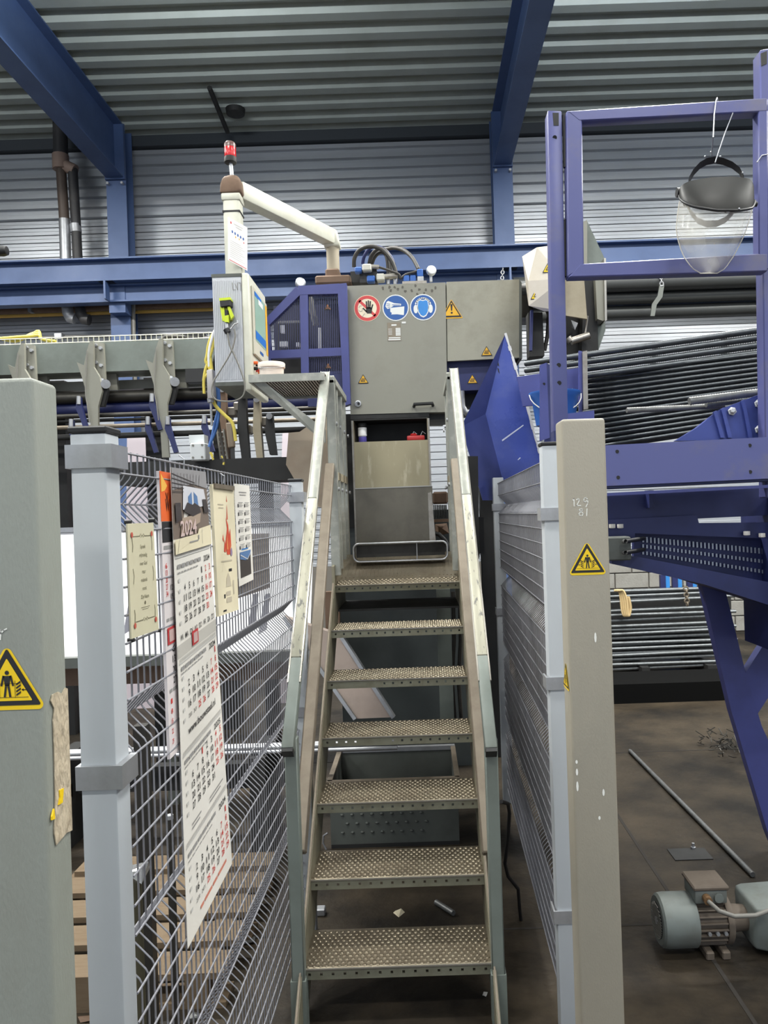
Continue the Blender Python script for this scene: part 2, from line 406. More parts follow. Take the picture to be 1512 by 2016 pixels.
# large dark pipes on the right
BIGP = M('big_dark_pipe', (58, 60, 60), 0.4, 0.2, 0.3, (36, 36, 36), 3)
for k, (yy, r) in enumerate(((553, 0.10), (577, 0.075), (600, 0.085))):
    z = P(1350, yy, 8.6).z
    o = MB().tube([(P(1010, yy, 8.6).x, 8.6+0.12*k, z), (6.5, 8.6+0.12*k, z)], r, 16).build('overhead_pipe', BIGP, smooth=40)
    tag(o, ['thick grey topmost pipe of the three behind the blue window frame', 'dark middle pipe of the three behind the blue window frame', 'dark lowest pipe of the three behind the blue window frame'][k], 'pipe')
t = thing('pipe_hanger', 'light metal strap and chain holding up the dark pipes', 'hanger', P(1290, 600, 8.42))
MB().pprism([(1299, 560), (1308, 561), (1304, 585), (1293, 600), (1289, 622), (1281, 622), (1284, 598), (1295, 582)], 8.42, 0.02).build('strap', GREYD, t)
def chain(parent, p0, p1, r, mat, n):
    p0, p1 = Vector(p0), Vector(p1); L = (p1-p0).length/n
    pts = []
    for i in range(12):
        a = 2*math.pi*i/12; pts.append((r*0.62*math.cos(a), 0, L*0.66*math.sin(a)))
    me = MB().tube(pts, r*0.22, 6, closed=True).mesh('chain_link', 40)
    q = (p1-p0).to_track_quat('Z', 'Y').to_matrix()
    for i in range(n):
        inst('chain_link', me, mat, parent, p0+(p1-p0)*((i+0.5)/n), (q.to_4x4() @ Matrix.Rotation(math.pi/2*(i % 2), 4, 'Z')))
chain(t, P(1303, 562, 8.42), P(1299, 522, 8.6), 0.03, GALV, 6)
t = thing('hanging_chain', 'short thin chain hanging from the lower blue beam', 'chain', P(988, 556, 9.2))
chain(t, P(988, 556, 9.2), P(990, 528, 9.2), 0.03, GALV, 5)

t = thing('roof_bracket', 'dark rod and round bracket fixed under the roof deck near the eaves', 'bracket', P(450, 262, 9.6))
q0 = P(448, 268, 9.75); q0.z = ZD-0.09; q1 = Vector((P(420, 208, 9.0).x, 8.85, ZD-0.03))
MB().tube([q1, q0], 0.03, 8).build('rod', DARK, t, smooth=40)
c = Vector((P(466, 240, 9.4).x, 9.35, ZD-0.1)); MB().lathe([(0.05, 0), (0.11, 0.02), (0.12, 0.08), (0.06, 0.1)], c, n=16).build('boss', DARK, t, smooth=40)
t = thing('black_device', 'small black device poking in beside the runway beam', 'device', P(4, 505, 5.0))  # dark end of a lamp, drawn as a plain black cylinder
MB().lathe([(0.02, -0.1), (0.035, -0.08), (0.04, 0.0), (0.032, 0.03), (0.02, 0.034)], P(6, 494, 5.6), (1, 0, 0), 16).build('body', BLACK, t, smooth=40)
MB().box(P(-40, 494, 5.6).x, P(-18, 494, 5.6).x, 5.58, 5.62, 1.6, P(-30, 488, 5.6).z).build('stand', DARK, t)
# ================================================================== stair
X0, X1 = -0.43, 0.19
RISE, RUN, Y7 = 0.1905, 0.2145, 2.51
st = thing('steel_stair', 'steep steel stair with perforated treads leading up to the grey machine', 'stair', ((X0+X1)/2, 3.1, 0))
STR = M('stringer_paint', (122, 118, 100), 0.45, 0.1, 0.6, (92, 78, 58), 6)
sp = [(2.27, 0.0), (3.775, 1.345), (3.775, 1.43), (4.30, 1.50), (4.30, 1.20), (3.93, 1.20), (2.58, 0.0)]
for x in (X0-0.012, X1):
    MB().prism([(x, y, z) for y, z in sp], (0.012, 0, 0)).build('stringer', STR, st)
    xe = X0-0.012 if x < 0 else X1
    MB().bar((xe+0.006, 2.265, 0), (xe+0.006, 3.772, 1.345), 0.012, 0.006, (1, 0, 0)).build('stringer_edge', RUST, st)
# tread: folded plate with a row of square holes in its lip, and raised punched bumps
def tread_mesh(depth, nholes=16, closed_holes=()):
    b = MB(); W = X1-X0; lip = 0.037; hs = 0.0085
    # top with rolled nose
    prof = [(depth, -0.03), (depth, 0), (0.008, 0), (0.003, -0.002), (0, -0.007)]
    n = len(prof); b.add([(x, y, z) for x in (X0, X1) for y, z in prof], [(i, i+1, n+i+1, n+i) for i in range(n-1)])
    top = b; b = MB(); zt, zm1, zm0, zbm = -0.007, -0.015, -0.024, -lip
    xs = [X0]; cx = []
    for k in range(nholes):
        c = X0+W*(k+0.5)/nholes; cx.append(c); xs += [c-hs/2, c+hs/2]
    xs.append(X1)
    for i in range(len(xs)-1):
        a, c = xs[i], xs[i+1]; hole = (i % 2 == 1) and ((i-1)//2 not in closed_holes)
        rows = [(zt, zm1), (zm0, zbm)]+([] if hole else [(zm1, zm0)])
        for z1, z0 in rows: b.add([(a, 0, z0), (c, 0, z0), (c, 0, z1), (a, 0, z1)], [(0, 1, 2, 3)])
        if hole:
            for (p, q) in (((a, zm0), (c, zm0)), ((c, zm0), (c, zm1)), ((c, zm1), (a, zm1)), ((a, zm1), (a, zm0))):
                b.add([(p[0], 0, p[1]), (q[0], 0, q[1]), (q[0], 0.004, q[1]), (p[0], 0.004, p[1])], [(0, 1, 2, 3)])
    b.add([(X0, 0, -lip), (X1, 0, -lip), (X1, 0.03, -lip), (X0, 0.03, -lip)], [(0, 1, 2, 3)])
    return top, b
def bumps_mesh(depth, y0=0.014):
    b = MB(); r = 0; y = y0
    ring = [(math.cos(2*math.pi*j/8), math.sin(2*math.pi*j/8)) for j in range(8)]
    while y < depth-0.008:
        x = X0+0.012+(0.0105 if r % 2 else 0)
        while x < X1-0.008:
            vs = []
            for rad, z in ((0.0082, 0.0002), (0.006, 0.0034), (0.0042, 0.0034), (0.0032, 0.0004)):
                vs += [(x+rad*c, y+rad*s, z) for c, s in ring]
            b.add(vs, [(k*8+j, k*8+(j+1) % 8, (k+1)*8+(j+1) % 8, (k+1)*8+j) for k in range(3) for j in range(8)]+[tuple(range(24, 32))])
            x += 0.021
        y += 0.0185; r += 1
    return b
LIPM = M('tread_lip_paint', (128, 128, 112), 0.4, 0.3, 0.6, (92, 84, 66), 10)
HOLEB = M('tread_hole', (26, 24, 22), 0.7)
bm_ = bumps_mesh(0.232).mesh('bumps', 50)
for i in range(6):
    closed = {3: (4, 5, 6), 4: (1, 2, 3, 4, 5)}.get(i, ())
    top, lp = tread_mesh(0.235, 16, closed)
    o = inst('tread', top.mesh('tread', recalc=False), TREAD, st, (0, Y7+RUN*i, RISE*(i+1)))
    inst('tread_lip', lp.mesh('tread_lip', recalc=False), LIPM, o, (0, Y7+RUN*i, RISE*(i+1)))
    k = inst('bumps', bm_, TREAD, o, (0, Y7+RUN*i, RISE*(i+1))); k['kind'] = 'stuff'
    nb = MB().bar((X0, Y7+RUN*i-0.001, RISE*(i+1)-0.0025), (X1, Y7+RUN*i-0.001, RISE*(i+1)-0.0025), 0.006, 0.004).build('nosing', EDGE, o)
top, lp = tread_mesh(0.52, 16)
o = inst('platform', top.mesh('platform', recalc=False), TREAD, st, (0, Y7+RUN*6, RISE*7), (math.atan(0.25), 0, 0))
inst('platform_lip', lp.mesh('platform_lip', recalc=False), LIPM, o, (0, Y7+RUN*6, RISE*7))
b = bumps_mesh(0.09)
for k in range(30):                          # long pressed ribs towards the machine
    x = X0+0.02+0.02*k; b.box(x, x+0.008, 0.11, 0.5, 0, 0.003)
k = inst('bumps', b.mesh('bumps', 50), TREAD, o, (0, Y7+RUN*6, RISE*7)); k['kind'] = 'stuff'
MB().bar((X0, Y7+RUN*6-0.001, RISE*7-0.0025), (X1, Y7+RUN*6-0.001, RISE*7-0.0025), 0.006, 0.004).build('nosing', EDGE, o)
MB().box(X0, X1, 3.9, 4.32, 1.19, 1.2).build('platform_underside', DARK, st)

# hand rails
def rail(sx, b0, t0, mat, xin):
    p0, p1 = P(*b0), P(*t0)
    pm, pl = p0+(p1-p0)*0.56, p0+(p1-p0)*0.17
    MB().bar(p0, pl, 0.044, 0.04, (1, 0, 0)).bevel(0.006, 2).build('handrail_end', GREEN, st, smooth=40)
    MB().bar(pl, pm, 0.044, 0.04, (1, 0, 0)).bevel(0.006, 2).build('handrail', mat, st, smooth=40)
    MB().bar(pm, p1, 0.044, 0.04, (1, 0, 0)).bevel(0.006, 2).build('handrail_upper', RAILG, st, smooth=40)
    e = (p1-p0).normalized(); MB().bar(p0-e*0.012, p0, 0.04, 0.036, (1, 0, 0)).build('rail_end_cap', BLACK, st)
    for s in (-1, 1):                        # worn bright edges
        off = Vector((s*0.0205, 0, 0)); nrm = e.cross(Vector((1, 0, 0))).normalized()
        if nrm.z < 0: nrm = -nrm
        MB().bar(p0+(p1-p0)*0.12+off+nrm*0.0185, p1+off+nrm*0.0185, 0.006, 0.005, (1, 0, 0)).build('worn_edge', EDGE, st)
    k0, k1 = p0-Vector((0, 0, 0.46)), p1-Vector((0, 0, 0.45)); x = p0.x+xin
    f0 = 0.085/(k1.y-k0.y)
    MB().bar((x, k0.y+0.085, k0.z+(k1.z-k0.z)*f0), (p1.x+xin*0.6, k1.y, k1.z), 0.034, 0.045, (1, 0, 0)).bevel(0.005, 1).build('knee_rail', RUST, st, smooth=40)
    MB().bar((p0.x+0.003, p0.y+0.05, 0.16), (p0.x+0.003, p0.y+0.05, p0.z+0.03), 0.042, 0.045, (0, 1, 0)).bevel(0.004, 1).build('rail_post', GREEN, st, smooth=40)
    MB().bar((p0.x+0.003, p0.y+0.05, 0.0), (p0.x+0.003, p0.y+0.05, 0.17), 0.05, 0.052, (0, 1, 0)).build('post_sleeve', GREEN, st)
    for yy, zz in ((p0.y+0.05, 0.32), (p0.y+0.05, 0.62)):
        xa = X0-0.01 if sx < 0 else X1+0.01
        MB().box(min(xa, p0.x), max(xa, p0.x), yy-0.015, yy+0.015, zz-0.02, zz+0.02).build('post_bracket', GREEN, st)
    return p0, p1
lp0, lp1 = rail(-1, (567, 1478, 2.45), (641, 738, 3.80), RAILP, 0.012)
rp0, rp1 = rail(1, (967, 1478, 2.45), (893, 731, 3.86), RAILP, -0.012)

# platform guard rails beside the machine
def guard(x, yf, yb_, ztop, zmid, zlow, mids, sgn):
    for k, y in enumerate([yf]+mids+[yb_]):
        MB().bar((x, y, zlow if k else zlow-0.02), (x, y, ztop), 0.045 if k == 0 else 0.03, 0.04, (0, 1, 0)).bevel(0.003, 1).build('guard_post', RAILG, st)
        for z in (ztop-0.22, ztop-0.55):
            MB().cyl((x+sgn*0.022, y, z), (x+sgn*0.03, y, z), 0.010, n=8).build('bolt', GALV, st)
    MB().bar((x, yf-0.02, ztop), (x, yb_+0.02, ztop), 0.045, 0.04).bevel(0.004, 1).build('guard_top_rail', RAILG, st)
    MB().bar((x, yf, zmid), (x, yb_, zmid), 0.03, 0.04).build('guard_mid_rail', BEIGE, st)
guard(-0.425, 3.84, 4.45, lp1.z-0.02, lp1.z-0.50, 1.40, [4.02, 4.24], 1)
guard(0.185, 3.90, 4.40, rp1.z-0.02, rp1.z-0.53, 1.40, [4.2], -1)
MB().box(-0.452, -0.444, 3.9, 4.45, 1.42, 1.72).build('side_sheet', BEIGE, st)

# shelf bracketed to the rail
z1, z0 = P(565, 737, 3.72).z, P(565, 752, 3.72).z
xa, xb = P(491, 745, 3.72).x, P(640, 742, 3.72).x
MB().box(xa, xb, 3.70, 3.712, z0, z1).build('shelf_front', RAILG, st)
MB().box(xa, xa+0.012, 3.712, 4.25, z0, z1).build('shelf_side', RAILG, st)
MB().box(xa, xb, 4.24, 4.252, z0, z1).build('shelf_back', RAILG, st)
MB().box(xa+0.012, xb, 3.712, 4.24, z1-0.006, z1-0.002).build('shelf_sheet', MAROON, st)
sl = MB().box(-0.004, 0.004, 3.72, 4.235, z1-0.026, z1-0.006).mesh('shelf_slat')
nsl = 24
for k in range(nsl): inst('shelf_slat', sl, STEEL, st, (xa+0.02+(xb-xa-0.03)*k/(nsl-1), 0, 0))
MB().prism([P(497, 753, 3.72), P(520, 752, 3.72), P(640, 846, 3.80), P(640, 872, 3.80)], (0, 0.03, 0)).build('shelf_brace', RAILG, st)

# white bucket on the shelf
t = thing('paint_pail', 'small off-white plastic pail standing on the shelf under the screen', 'bucket', P(535, 737, 3.95))
c = P(535, 736, 3.93); c.z = z1+0.001
MB().lathe([(0.055, 0), (0.058, 0.004), (0.062, 0.07), (0.069, 0.072), (0.070, 0.094), (0.067, 0.098), (0.064, 0.096), (0.06, 0.02), (0.03, 0.016)], c, n=28).build('body', M('pail_plastic', (224, 214, 202), 0.5, 0, 0.3, (196, 180, 160), 12), t, smooth=50)
MB().tube([c+Vector((0.069*math.cos(a), 0.069*math.sin(a), 0.080-0.018*math.sin(-a))) for a in [math.pi*(1+i/10) for i in range(11)]], 0.0016, 6).build('handle', GALV, t)

# open metal box lying on the platform
t = thing('metal_step_box', 'low open metal frame with rounded corners on the top platform', 'metal frame', (-0.12, 4.2, RISE*7))
def rr(x0, x1, z0, z1, r, y, n=5):
    out = []
    for (cx, cz, a0) in ((x1-r, z1-r, 0), (x0+r, z1-r, 90), (x0+r, z0+r, 180), (x1-r, z0+r, 270)):
        for k in range(n+1):
            a = math.radians(a0+90*k/n); out.append((cx+r*math.cos(a), y, cz+r*math.sin(a)))
    return out
yb0 = 4.08; xx0, xx1 = P(696, 1090, yb0).x, P(881, 1090, yb0).x; zz0 = RISE*7+0.25*0.36+0.006; zz1 = P(790, 1068, yb0).z
lo_, hi_ = rr(xx0, xx1, zz0, zz1, 0.03, yb0), rr(xx0, xx1, zz0, zz1, 0.03, yb0+0.075)
n = len(lo_); ii, jj = rr(xx0+0.004, xx1-0.004, zz0+0.004, zz1-0.004, 0.027, yb0), rr(xx0+0.004, xx1-0.004, zz0+0.004, zz1-0.004, 0.027, yb0+0.075)
fs = []
for k in range(n):
    q = (k+1) % n; fs += [(k, q, n+q, n+k), (2*n+k, 3*n+k, 3*n+q, 2*n+q), (k, 2*n+k, 2*n+q, q), (n+k, n+q, 3*n+q, 3*n+k)]
MB().add(lo_+hi_+ii+jj, fs).build('shell', STEEL, t, smooth=40)
MB().tube(lo_, 0.005, 8, closed=True).build('front_bead', GALV, t, smooth=60)
for x in (xx0+0.34, ): MB().cyl((x, yb0+0.01, zz0+0.004), (x, yb0+0.01, zz1-0.004), 0.003, n=8).build('stay', GALV, t)
MB().box(xx0+0.01, xx1-0.01, yb0+0.068, yb0+0.073, zz0+0.02, zz1-0.01).build('back_sheet', DKST, t)
# ================================================================== mesh fences
LA, LB = -0.5636, 0.0166                    # left panel plane: x = LA + LB*y
def XL(y): return LA+LB*y
def PF(px, py, off=0.012):                   # the pixel's point on the left fence (off in front of the wires)
    k = ((px-CX)*CR-(py-CY)*SR)/F
    return P(px, py, (LA+off)/(k-LB))
RA, RB = 0.363, 0.022
def XRf(y): return RA+RB*y
FOLDS = (1.715, 1.305, 0.88, 0.455)
def wire_profile(sg, ztop):
    pts = [(0, ztop+0.004)]
    for z in FOLDS: pts += [(0, z+0.052), (sg*0.004, z+0.044), (sg*0.04, z+0.006), (sg*0.044, z), (sg*0.04, z-0.006), (sg*0.004, z-0.044), (0, z-0.052)]
    pts.append((0, 0.07)); return pts
def fence(label, xf, ztop, ys, ye, sg, pitch, posts, clamps):
    t = thing('mesh_fence', label, 'fence', (xf(ys), (ys+ye)/2, 0))
    r = 0.0019
    vm = MB().tube([(x, 0, z) for x, z in wire_profile(sg, ztop)], r, 6).mesh('vertical_wire', 60)
    n = int((ye-ys)/pitch)
    for k in range(n+1):
        y = ys+(ye-ys)*k/n; inst('vertical_wire', vm, WIRE, t, (xf(y), y, 0))
    L = math.hypot(ye-ys, xf(ye)-xf(ys))
    hm = MB().tube([(0, 0, 0), (0, L, 0)], 0.0023, 6).mesh('horizontal_wire', 60); ang = math.atan2(xf(ye)-xf(ys), ye-ys)
    zs_ = [ztop]+[z+s*0.052 for z in FOLDS for s in (1, -1)]
    edges = sorted([ztop]+[z+s*0.052 for z in FOLDS for s in (1, -1)]+[0.09], reverse=True)
    for a, b_ in zip(edges[2::2], edges[3::2]):
        m = max(1, round((a-b_)/0.053))
        zs_ += [a+(b_-a)*q/m for q in range(1, m)]
    zs_.append(0.09)
    for z in zs_: inst('horizontal_wire', hm, WIRE, t, (xf(ys)+0.0042*(-sg), ys, z), (0, 0, -ang))
    for z in FOLDS: inst('horizontal_wire', hm, WIRE, t, (xf(ys)+sg*0.0485, ys, z), (0, 0, -ang))
    for (x0, x1, y0, y1, zt, capm) in posts:
        p = MB().box(x0, x1, y0, y1, 0, zt).bevel(0.004, 2).build('post', PALE, t, smooth=40)
        if capm: MB().box(x0-0.003, x1+0.003, y0-0.003, y1+0.003, zt, zt+0.012).bevel(0.003, 1).build('post_cap', BLACK, p)
    for (x0, x1, y0, y1, z) in clamps:
        b = MB().box(x0-0.006, x1+0.012, y0-0.006, y0, z-0.02, z+0.02); b.box(x1, x1+0.012, y0, y1+0.006, z-0.02, z+0.02); b.box(x0-0.006, x0, y0, y1, z-0.02, z+0.02)
        b.build('clamp', GALV, t)
    return t
lfx0, lfx1 = P(141, 1000, 1.29).x, P(212, 1000, 1.29).x
ztl = P(190, 852, 1.29).z
fx = XL(3.08)
lf = fence('light grey folded wire mesh fence with the calendars hung on it', XL, 1.806, 1.375, 3.05, -1, 0.031,
      [(lfx0, lfx1, 1.29, 1.35, ztl, True), (fx-0.006, fx+0.044, 3.05, 3.11, 1.822, True)],
      [(lfx0, lfx1, 1.29, 1.35, P(190, 898, 1.29).z), (lfx0, lfx1, 1.29, 1.35, P(200, 1530, 1.29).z), (fx-0.006, fx+0.044, 3.05, 3.11, 1.76), (fx-0.006, fx+0.044, 3.05, 3.11, 0.9)])
fr0 = XRf(2.45)
rf = fence('wire mesh fence with a beige backing sheet right of the stair', XRf, 1.835, 2.50, 4.36, 1, 0.031,
      [(fr0-0.02, fr0+0.04, 2.42, 2.48, 1.88, True), (XRf(4.4)-0.03, XRf(4.4)+0.03, 4.37, 4.43, 1.87, False)],
      [(fr0-0.026, fr0+0.03, 2.42, 2.48, P(1090, 1012, 2.42).z), (fr0-0.026, fr0+0.03, 2.42, 2.48, P(1100, 1345, 2.42).z), (fr0-0.026, fr0+0.03, 2.42, 2.48, P(1108, 1805, 2.42).z),
       (XRf(4.4)-0.03, XRf(4.4)+0.03, 4.37, 4.43, 1.70), (XRf(4.4)-0.03, XRf(4.4)+0.03, 4.37, 4.43, 1.1)])
BSH = M('cloudy_board', (136, 130, 122), 0.6, 0, 0.6, (96, 90, 82), 3, stretch=(1, 1, 0.4))
o = MB().add([(XRf(2.62)+0.052, 2.62, 0.5), (XRf(4.30)+0.052, 4.30, 0.25), (XRf(4.30)+0.052, 4.30, 1.66), (XRf(2.62)+0.052, 2.62, 1.66), (XRf(2.62)+0.056, 2.62, 0.5), (XRf(4.30)+0.056, 4.30, 0.25), (XRf(4.30)+0.056, 4.30, 1.66), (XRf(2.62)+0.056, 2.62, 1.66)],
      [(0, 1, 2, 3), (7, 6, 5, 4), (0, 4, 5, 1), (1, 5, 6, 2), (2, 6, 7, 3), (3, 7, 4, 0)]).build('backing_sheet', BSH, rf)
# black cable looped over the right fence
tag(MB().tube([P(x, y, 2.75+0.05*i) for i, (x, y) in enumerate([(987, 1578), (1000, 1582), (1003, 1600), (1000, 1650), (994, 1700), (1000, 1725), (1020, 1750), (1023, 1790), (1030, 1850), (1040, 1868)])], 0.007, 8).build('loose_cable', BLACK, smooth=60), 'loose black cable hooked on the fence beside the stair post', 'cable')

# ================================================================== guard columns
def crush_sign(parent, mp, s, man=True):
    y = decal('warning_sign', YEL, rtri(0, 0, s, 0.007), mp, 1, parent, 'yellow triangular crushing hazard sign')
    k = s*0.86; decal('sign_border', INK, rtri(0, -0.001*s, k, 0.002), mp, 2, y)
    k2 = s*0.64; decal('sign_field', YEL, rtri(0, -0.035*s, k2, 0.001), mp, 3, y)
    h = s; pol = disc(0, 0.055*h, 0.028*h, 14)
    pol += [[(-0.05*h, 0.015*h), (0.05*h, 0.015*h), (0.03*h, -0.11*h), (-0.03*h, -0.11*h)], [(-0.028*h, -0.10*h), (0.0, -0.10*h), (-0.022*h, -0.26*h), (-0.05*h, -0.26*h)], [(0.0, -0.10*h), (0.028*h, -0.10*h), (0.05*h, -0.26*h), (0.022*h, -0.26*h)]]
    pol += stroke([(-0.047*h, 0.01*h), (-0.075*h, -0.11*h)], 0.026*h)+stroke([(0.047*h, 0.01*h), (0.075*h, -0.11*h)], 0.026*h)
    for sg in (-1, 1):
        for q in range(4):
            y0 = -0.25*h+q*0.045*h; pol.append([(sg*0.115*h, y0), (sg*0.175*h, y0+0.04*h), (sg*0.175*h, y0+0.065*h), (sg*0.115*h, y0+0.025*h)])
        pol += stroke([(sg*0.10*h, -0.27*h), (sg*0.10*h, -0.05*h)], 0.006*h)+stroke([(sg*0.19*h, -0.17*h), (sg*0.25*h, -0.17*h)], 0.01*h)
        pol.append([(sg*0.185*h, -0.17*h), (sg*0.21*h, -0.15*h), (sg*0.21*h, -0.19*h)])
    pol += stroke([(-0.27*h, -0.265*h), (0.27*h, -0.265*h)], 0.006*h)+stroke([(-0.19*h, -0.085*h), (0.19*h, -0.085*h)], 0.004*h)
    decal('sign_symbol', INK, pol, mp, 4, y)
# left
xa, xb = -0.648, -0.526; zt = P(30, 743, 1.05).z
t = thing('guard_column', 'grey-green guard column with torn tape on its side edge', 'column', (-0.59, 1.09, 0))
MB().box(xa, xb, 1.05, 1.122, 0, zt).bevel(0.007, 3).build('housing', GREYP, t, smooth=40)
c = P(16, 1332, 1.05); crush_sign(t, plane_map((c.x, 1.0496, c.z), (1, 0, 0), (0, 0, 1), (0, -1, 0)), 0.106)
# torn tape on the right-hand face
X = xb+0.0008
def SF(px, py):                              # pixel onto the face x = xb
    k = ((px-CX)*CR-(py-CY)*SR)/F; q = P(px, py, xb/k); q.y = min(max(q.y, 1.056), 1.118); return q
outl = [(100, 1368), (112, 1362), (119, 1366), (126, 1354), (138, 1352), (143, 1366), (142, 1400), (136, 1420), (146, 1432), (147, 1480), (150, 1530), (150, 1560), (152, 1600), (150, 1625), (128, 1640), (108, 1664), (104, 1640), (106, 1580), (104, 1480), (102, 1420), (104, 1395), (97, 1380)]
TAPE = M('torn_tape', (196, 182, 158), 0.8, 0, 0.6, (140, 122, 96), 60, 1.0, 90, stretch=(1, 1, 0.4))
pts = [SF(*q) for q in outl]; b = MB(); cen = sum(pts, Vector())/len(pts)
b.prism([(X, p.y, p.z) for p in pts], (0.0016, 0, 0)); b.build('torn_tape', TAPE, t)
for q in ([(112, 1556), (120, 1552), (118, 1580), (110, 1585), (113, 1570)], [(140, 1545), (147, 1535), (148, 1560), (138, 1566)], [(92, 1612), (101, 1592), (103, 1612), (96, 1616)]):
    MB().prism([(X+0.001, SF(*v).y, SF(*v).z) for v in q], (0.0025, 0, 0)).build('yellow_tape_scrap', YEL, t)
mp = plane_map((P(0, 1245, 1.05).x, 1.0496, P(0, 1245, 1.05).z), (1, 0, 0), (0, 0, 1), (0, -1, 0)); u = 1.05/F
decal('chalk_mark', CHALK, stroke([(-14*u, 8*u), (3*u, 4*u), (1*u, -14*u)], 2.6*u)+stroke([(2*u, -2*u), (8*u, 4*u), (14*u, 7*u)], 2.6*u), mp, 1, t)
# right
t = thing('guard_column', 'grey-beige guard column chalked 129 and 81', 'column', (0.42, 1.94, 0))
zt = P(1140, 824, 1.9).z; xa, xb2 = 0.362, 0.472
MB().box(xa, xb2, 1.9, 1.985, 0, zt).bevel(0.008, 3).build('housing', M('beige_grey_column_paint', (152, 146, 132), 0.45, 0, 0.55, (122, 124, 116), 1.6, 0.1, 300, stretch=(1, 1, 0.5)), t, smooth=40)
c = P(1156, 1098, 1.9); crush_sign(t, plane_map((c.x, 1.8996, c.z), (1, 0, 0), (0, 0, 1), (0, -1, 0)), 0.099)
crush_sign(t, plane_map((xa-0.0004, 1.944, P(1115, 1329, 1.94).z), (0, -1, 0), (0, 0, 1), (-1, 0, 0)), 0.082)
c = P(1143, 988, 1.9); u = 1.9/F; mp = plane_map((c.x, 1.8996, c.z), (1, 0, 0), (0, 0, 1), (0, -1, 0))
pol = stroke([(-15*u, 4*u), (-13*u, 7*u), (-13*u, -8*u)], 1.8*u)+stroke([(-8*u, 4*u), (-5*u, 7*u), (-2*u, 4*u), (-8*u, -7*u), (0*u, -7*u)], 1.8*u)
pol += stroke([(14*u, 4*u), (11*u, 8*u), (7*u, 7*u), (6*u, 2*u), (9*u, -1*u), (14*u, 4*u), (14*u, -3*u), (10*u, -10*u)], 1.8*u)
pol += stroke([(0, -19*u), (-4*u, -16*u), (0, -13*u), (4*u, -16*u), (0, -19*u), (-5*u, -24*u), (0, -28*u), (5*u, -24*u), (0, -19*u)], 1.7*u)+stroke([(12*u, -14*u), (11*u, -28*u)], 1.8*u)
decal('chalk_number', CHALK, pol, mp, 1, t, 'chalked numbers 129 and 81')
for k, (sx_, sy_) in enumerate(((1128, 1500), (1127, 1520), (1130, 1548), (1180, 1610), (1188, 1560), (1172, 1255))):
    c = P(sx_, sy_, 1.9); decal('paint_chip', CHALK, disc(0, 0, 0.003, 8, 0.005+0.004*(k % 3)), plane_map((max(c.x, 0.372), 1.8996, c.z), (1, 0, 0), (0, 0, 1), (0, -1, 0)), 1, t)

# ================================================================== papers on the left fence
NR = Vector((1, 0.02, 0)).normalized()
def paper(name, label, cat, corners, W, H, mat, thick=0.001):
    TL, TR, BR, BL = corners; mp = quad_map(TL, TR, BR, BL, W, H, NR)
    t = thing(name, label, cat, (BL+BR)/2)
    b = MB(); nx, nz = 3, 12
    b.grid(lambda a, c: mp(a*W, c*H, 0), nx, nz); b.grid(lambda a, c: mp(a*W, c*H, -thick), nx, nz)
    k = (nx+1)*(nz+1); rim = [(i, i+1) for i in range(nx)]+[(nx+j*(nx+1), nx+(j+1)*(nx+1)) for j in range(nz)]+[(nz*(nx+1)+i+1, nz*(nx+1)+i) for i in range(nx)][::-1]+[((j+1)*(nx+1), j*(nx+1)) for j in range(nz)][::-1]
    b.f += [(i, j, k+j, k+i) for i, j in rim]
    b.build('sheet', mat, t); return t, mp
# plaque with a Dutch text
W, H = 0.14, 0.212
t, mp = paper('text_plaque', 'narrow cream plaque with red corner roses and a Dutch saying', 'plaque', (PF(251, 1031), PF(302, 1029), PF(313, 1239), PF(259, 1258)), W, H, M('plaque_cream', (206, 200, 172), 0.5, 0, 0.2, (184, 176, 146), 10), 0.003)
OLIVE = M('olive_print', (112, 108, 84), 0.6)
pol = []
for k, s in enumerate(('Spreek', 'vrijmoedig', 'over God', 'maar', 'misbruik', 'nooit', 'Zijn Naam')):
    pol += tx(s, W*0.52, H*(0.775-0.075*k), 0.0072, sx=0.95, bold=0.006)
pol += disc(W*0.52, H*0.285, 0.0035, 10)+rect(W*0.36, H*0.243, W*0.68, H*0.247)+rect(W*0.40, H*0.226, W*0.64, H*0.230)
for y in (0.885, 0.135):
    pol += stroke([(W*0.16, H*y), (W*0.42, H*y), (W*0.46, H*(y+0.02))], 0.0014)+stroke([(W*0.84, H*y), (W*0.60, H*y), (W*0.56, H*(y+0.02))], 0.0014)+stroke([(W*0.46, H*(y-0.012)), (W*0.51, H*(y+0.01)), (W*0.56, H*(y-0.012))], 0.0014)
for x in (0.13, 0.87):
    pol += stroke([(W*x, H*0.87), (W*(x+0.02), H*0.80), (W*x, H*0.75)], 0.002)+stroke([(W*x, H*0.60), (W*(x+0.03), H*0.54), (W*x, H*0.47)], 0.0018)+stroke([(W*x, H*0.24), (W*(x+0.015), H*0.2), (W*x, H*0.13)], 0.002)
decal('lettering', OLIVE, pol, mp, 1, t)
ro = []
for x in (0.12, 0.88):
    for y in (0.90, 0.105): ro += disc(W*x, H*y, 0.0055, 10)
decal('rose_print', M('rose_red', (190, 88, 72), 0.6), ro, mp, 2, t)
for px, py in ((252, 1028), (299, 1024), (258, 1260), (311, 1241)):
    c = PF(px, py, 0.004); MB().cyl(c-NR*0.006, c+NR*0.006, 0.004, n=8).build('tie', BLACK, t)

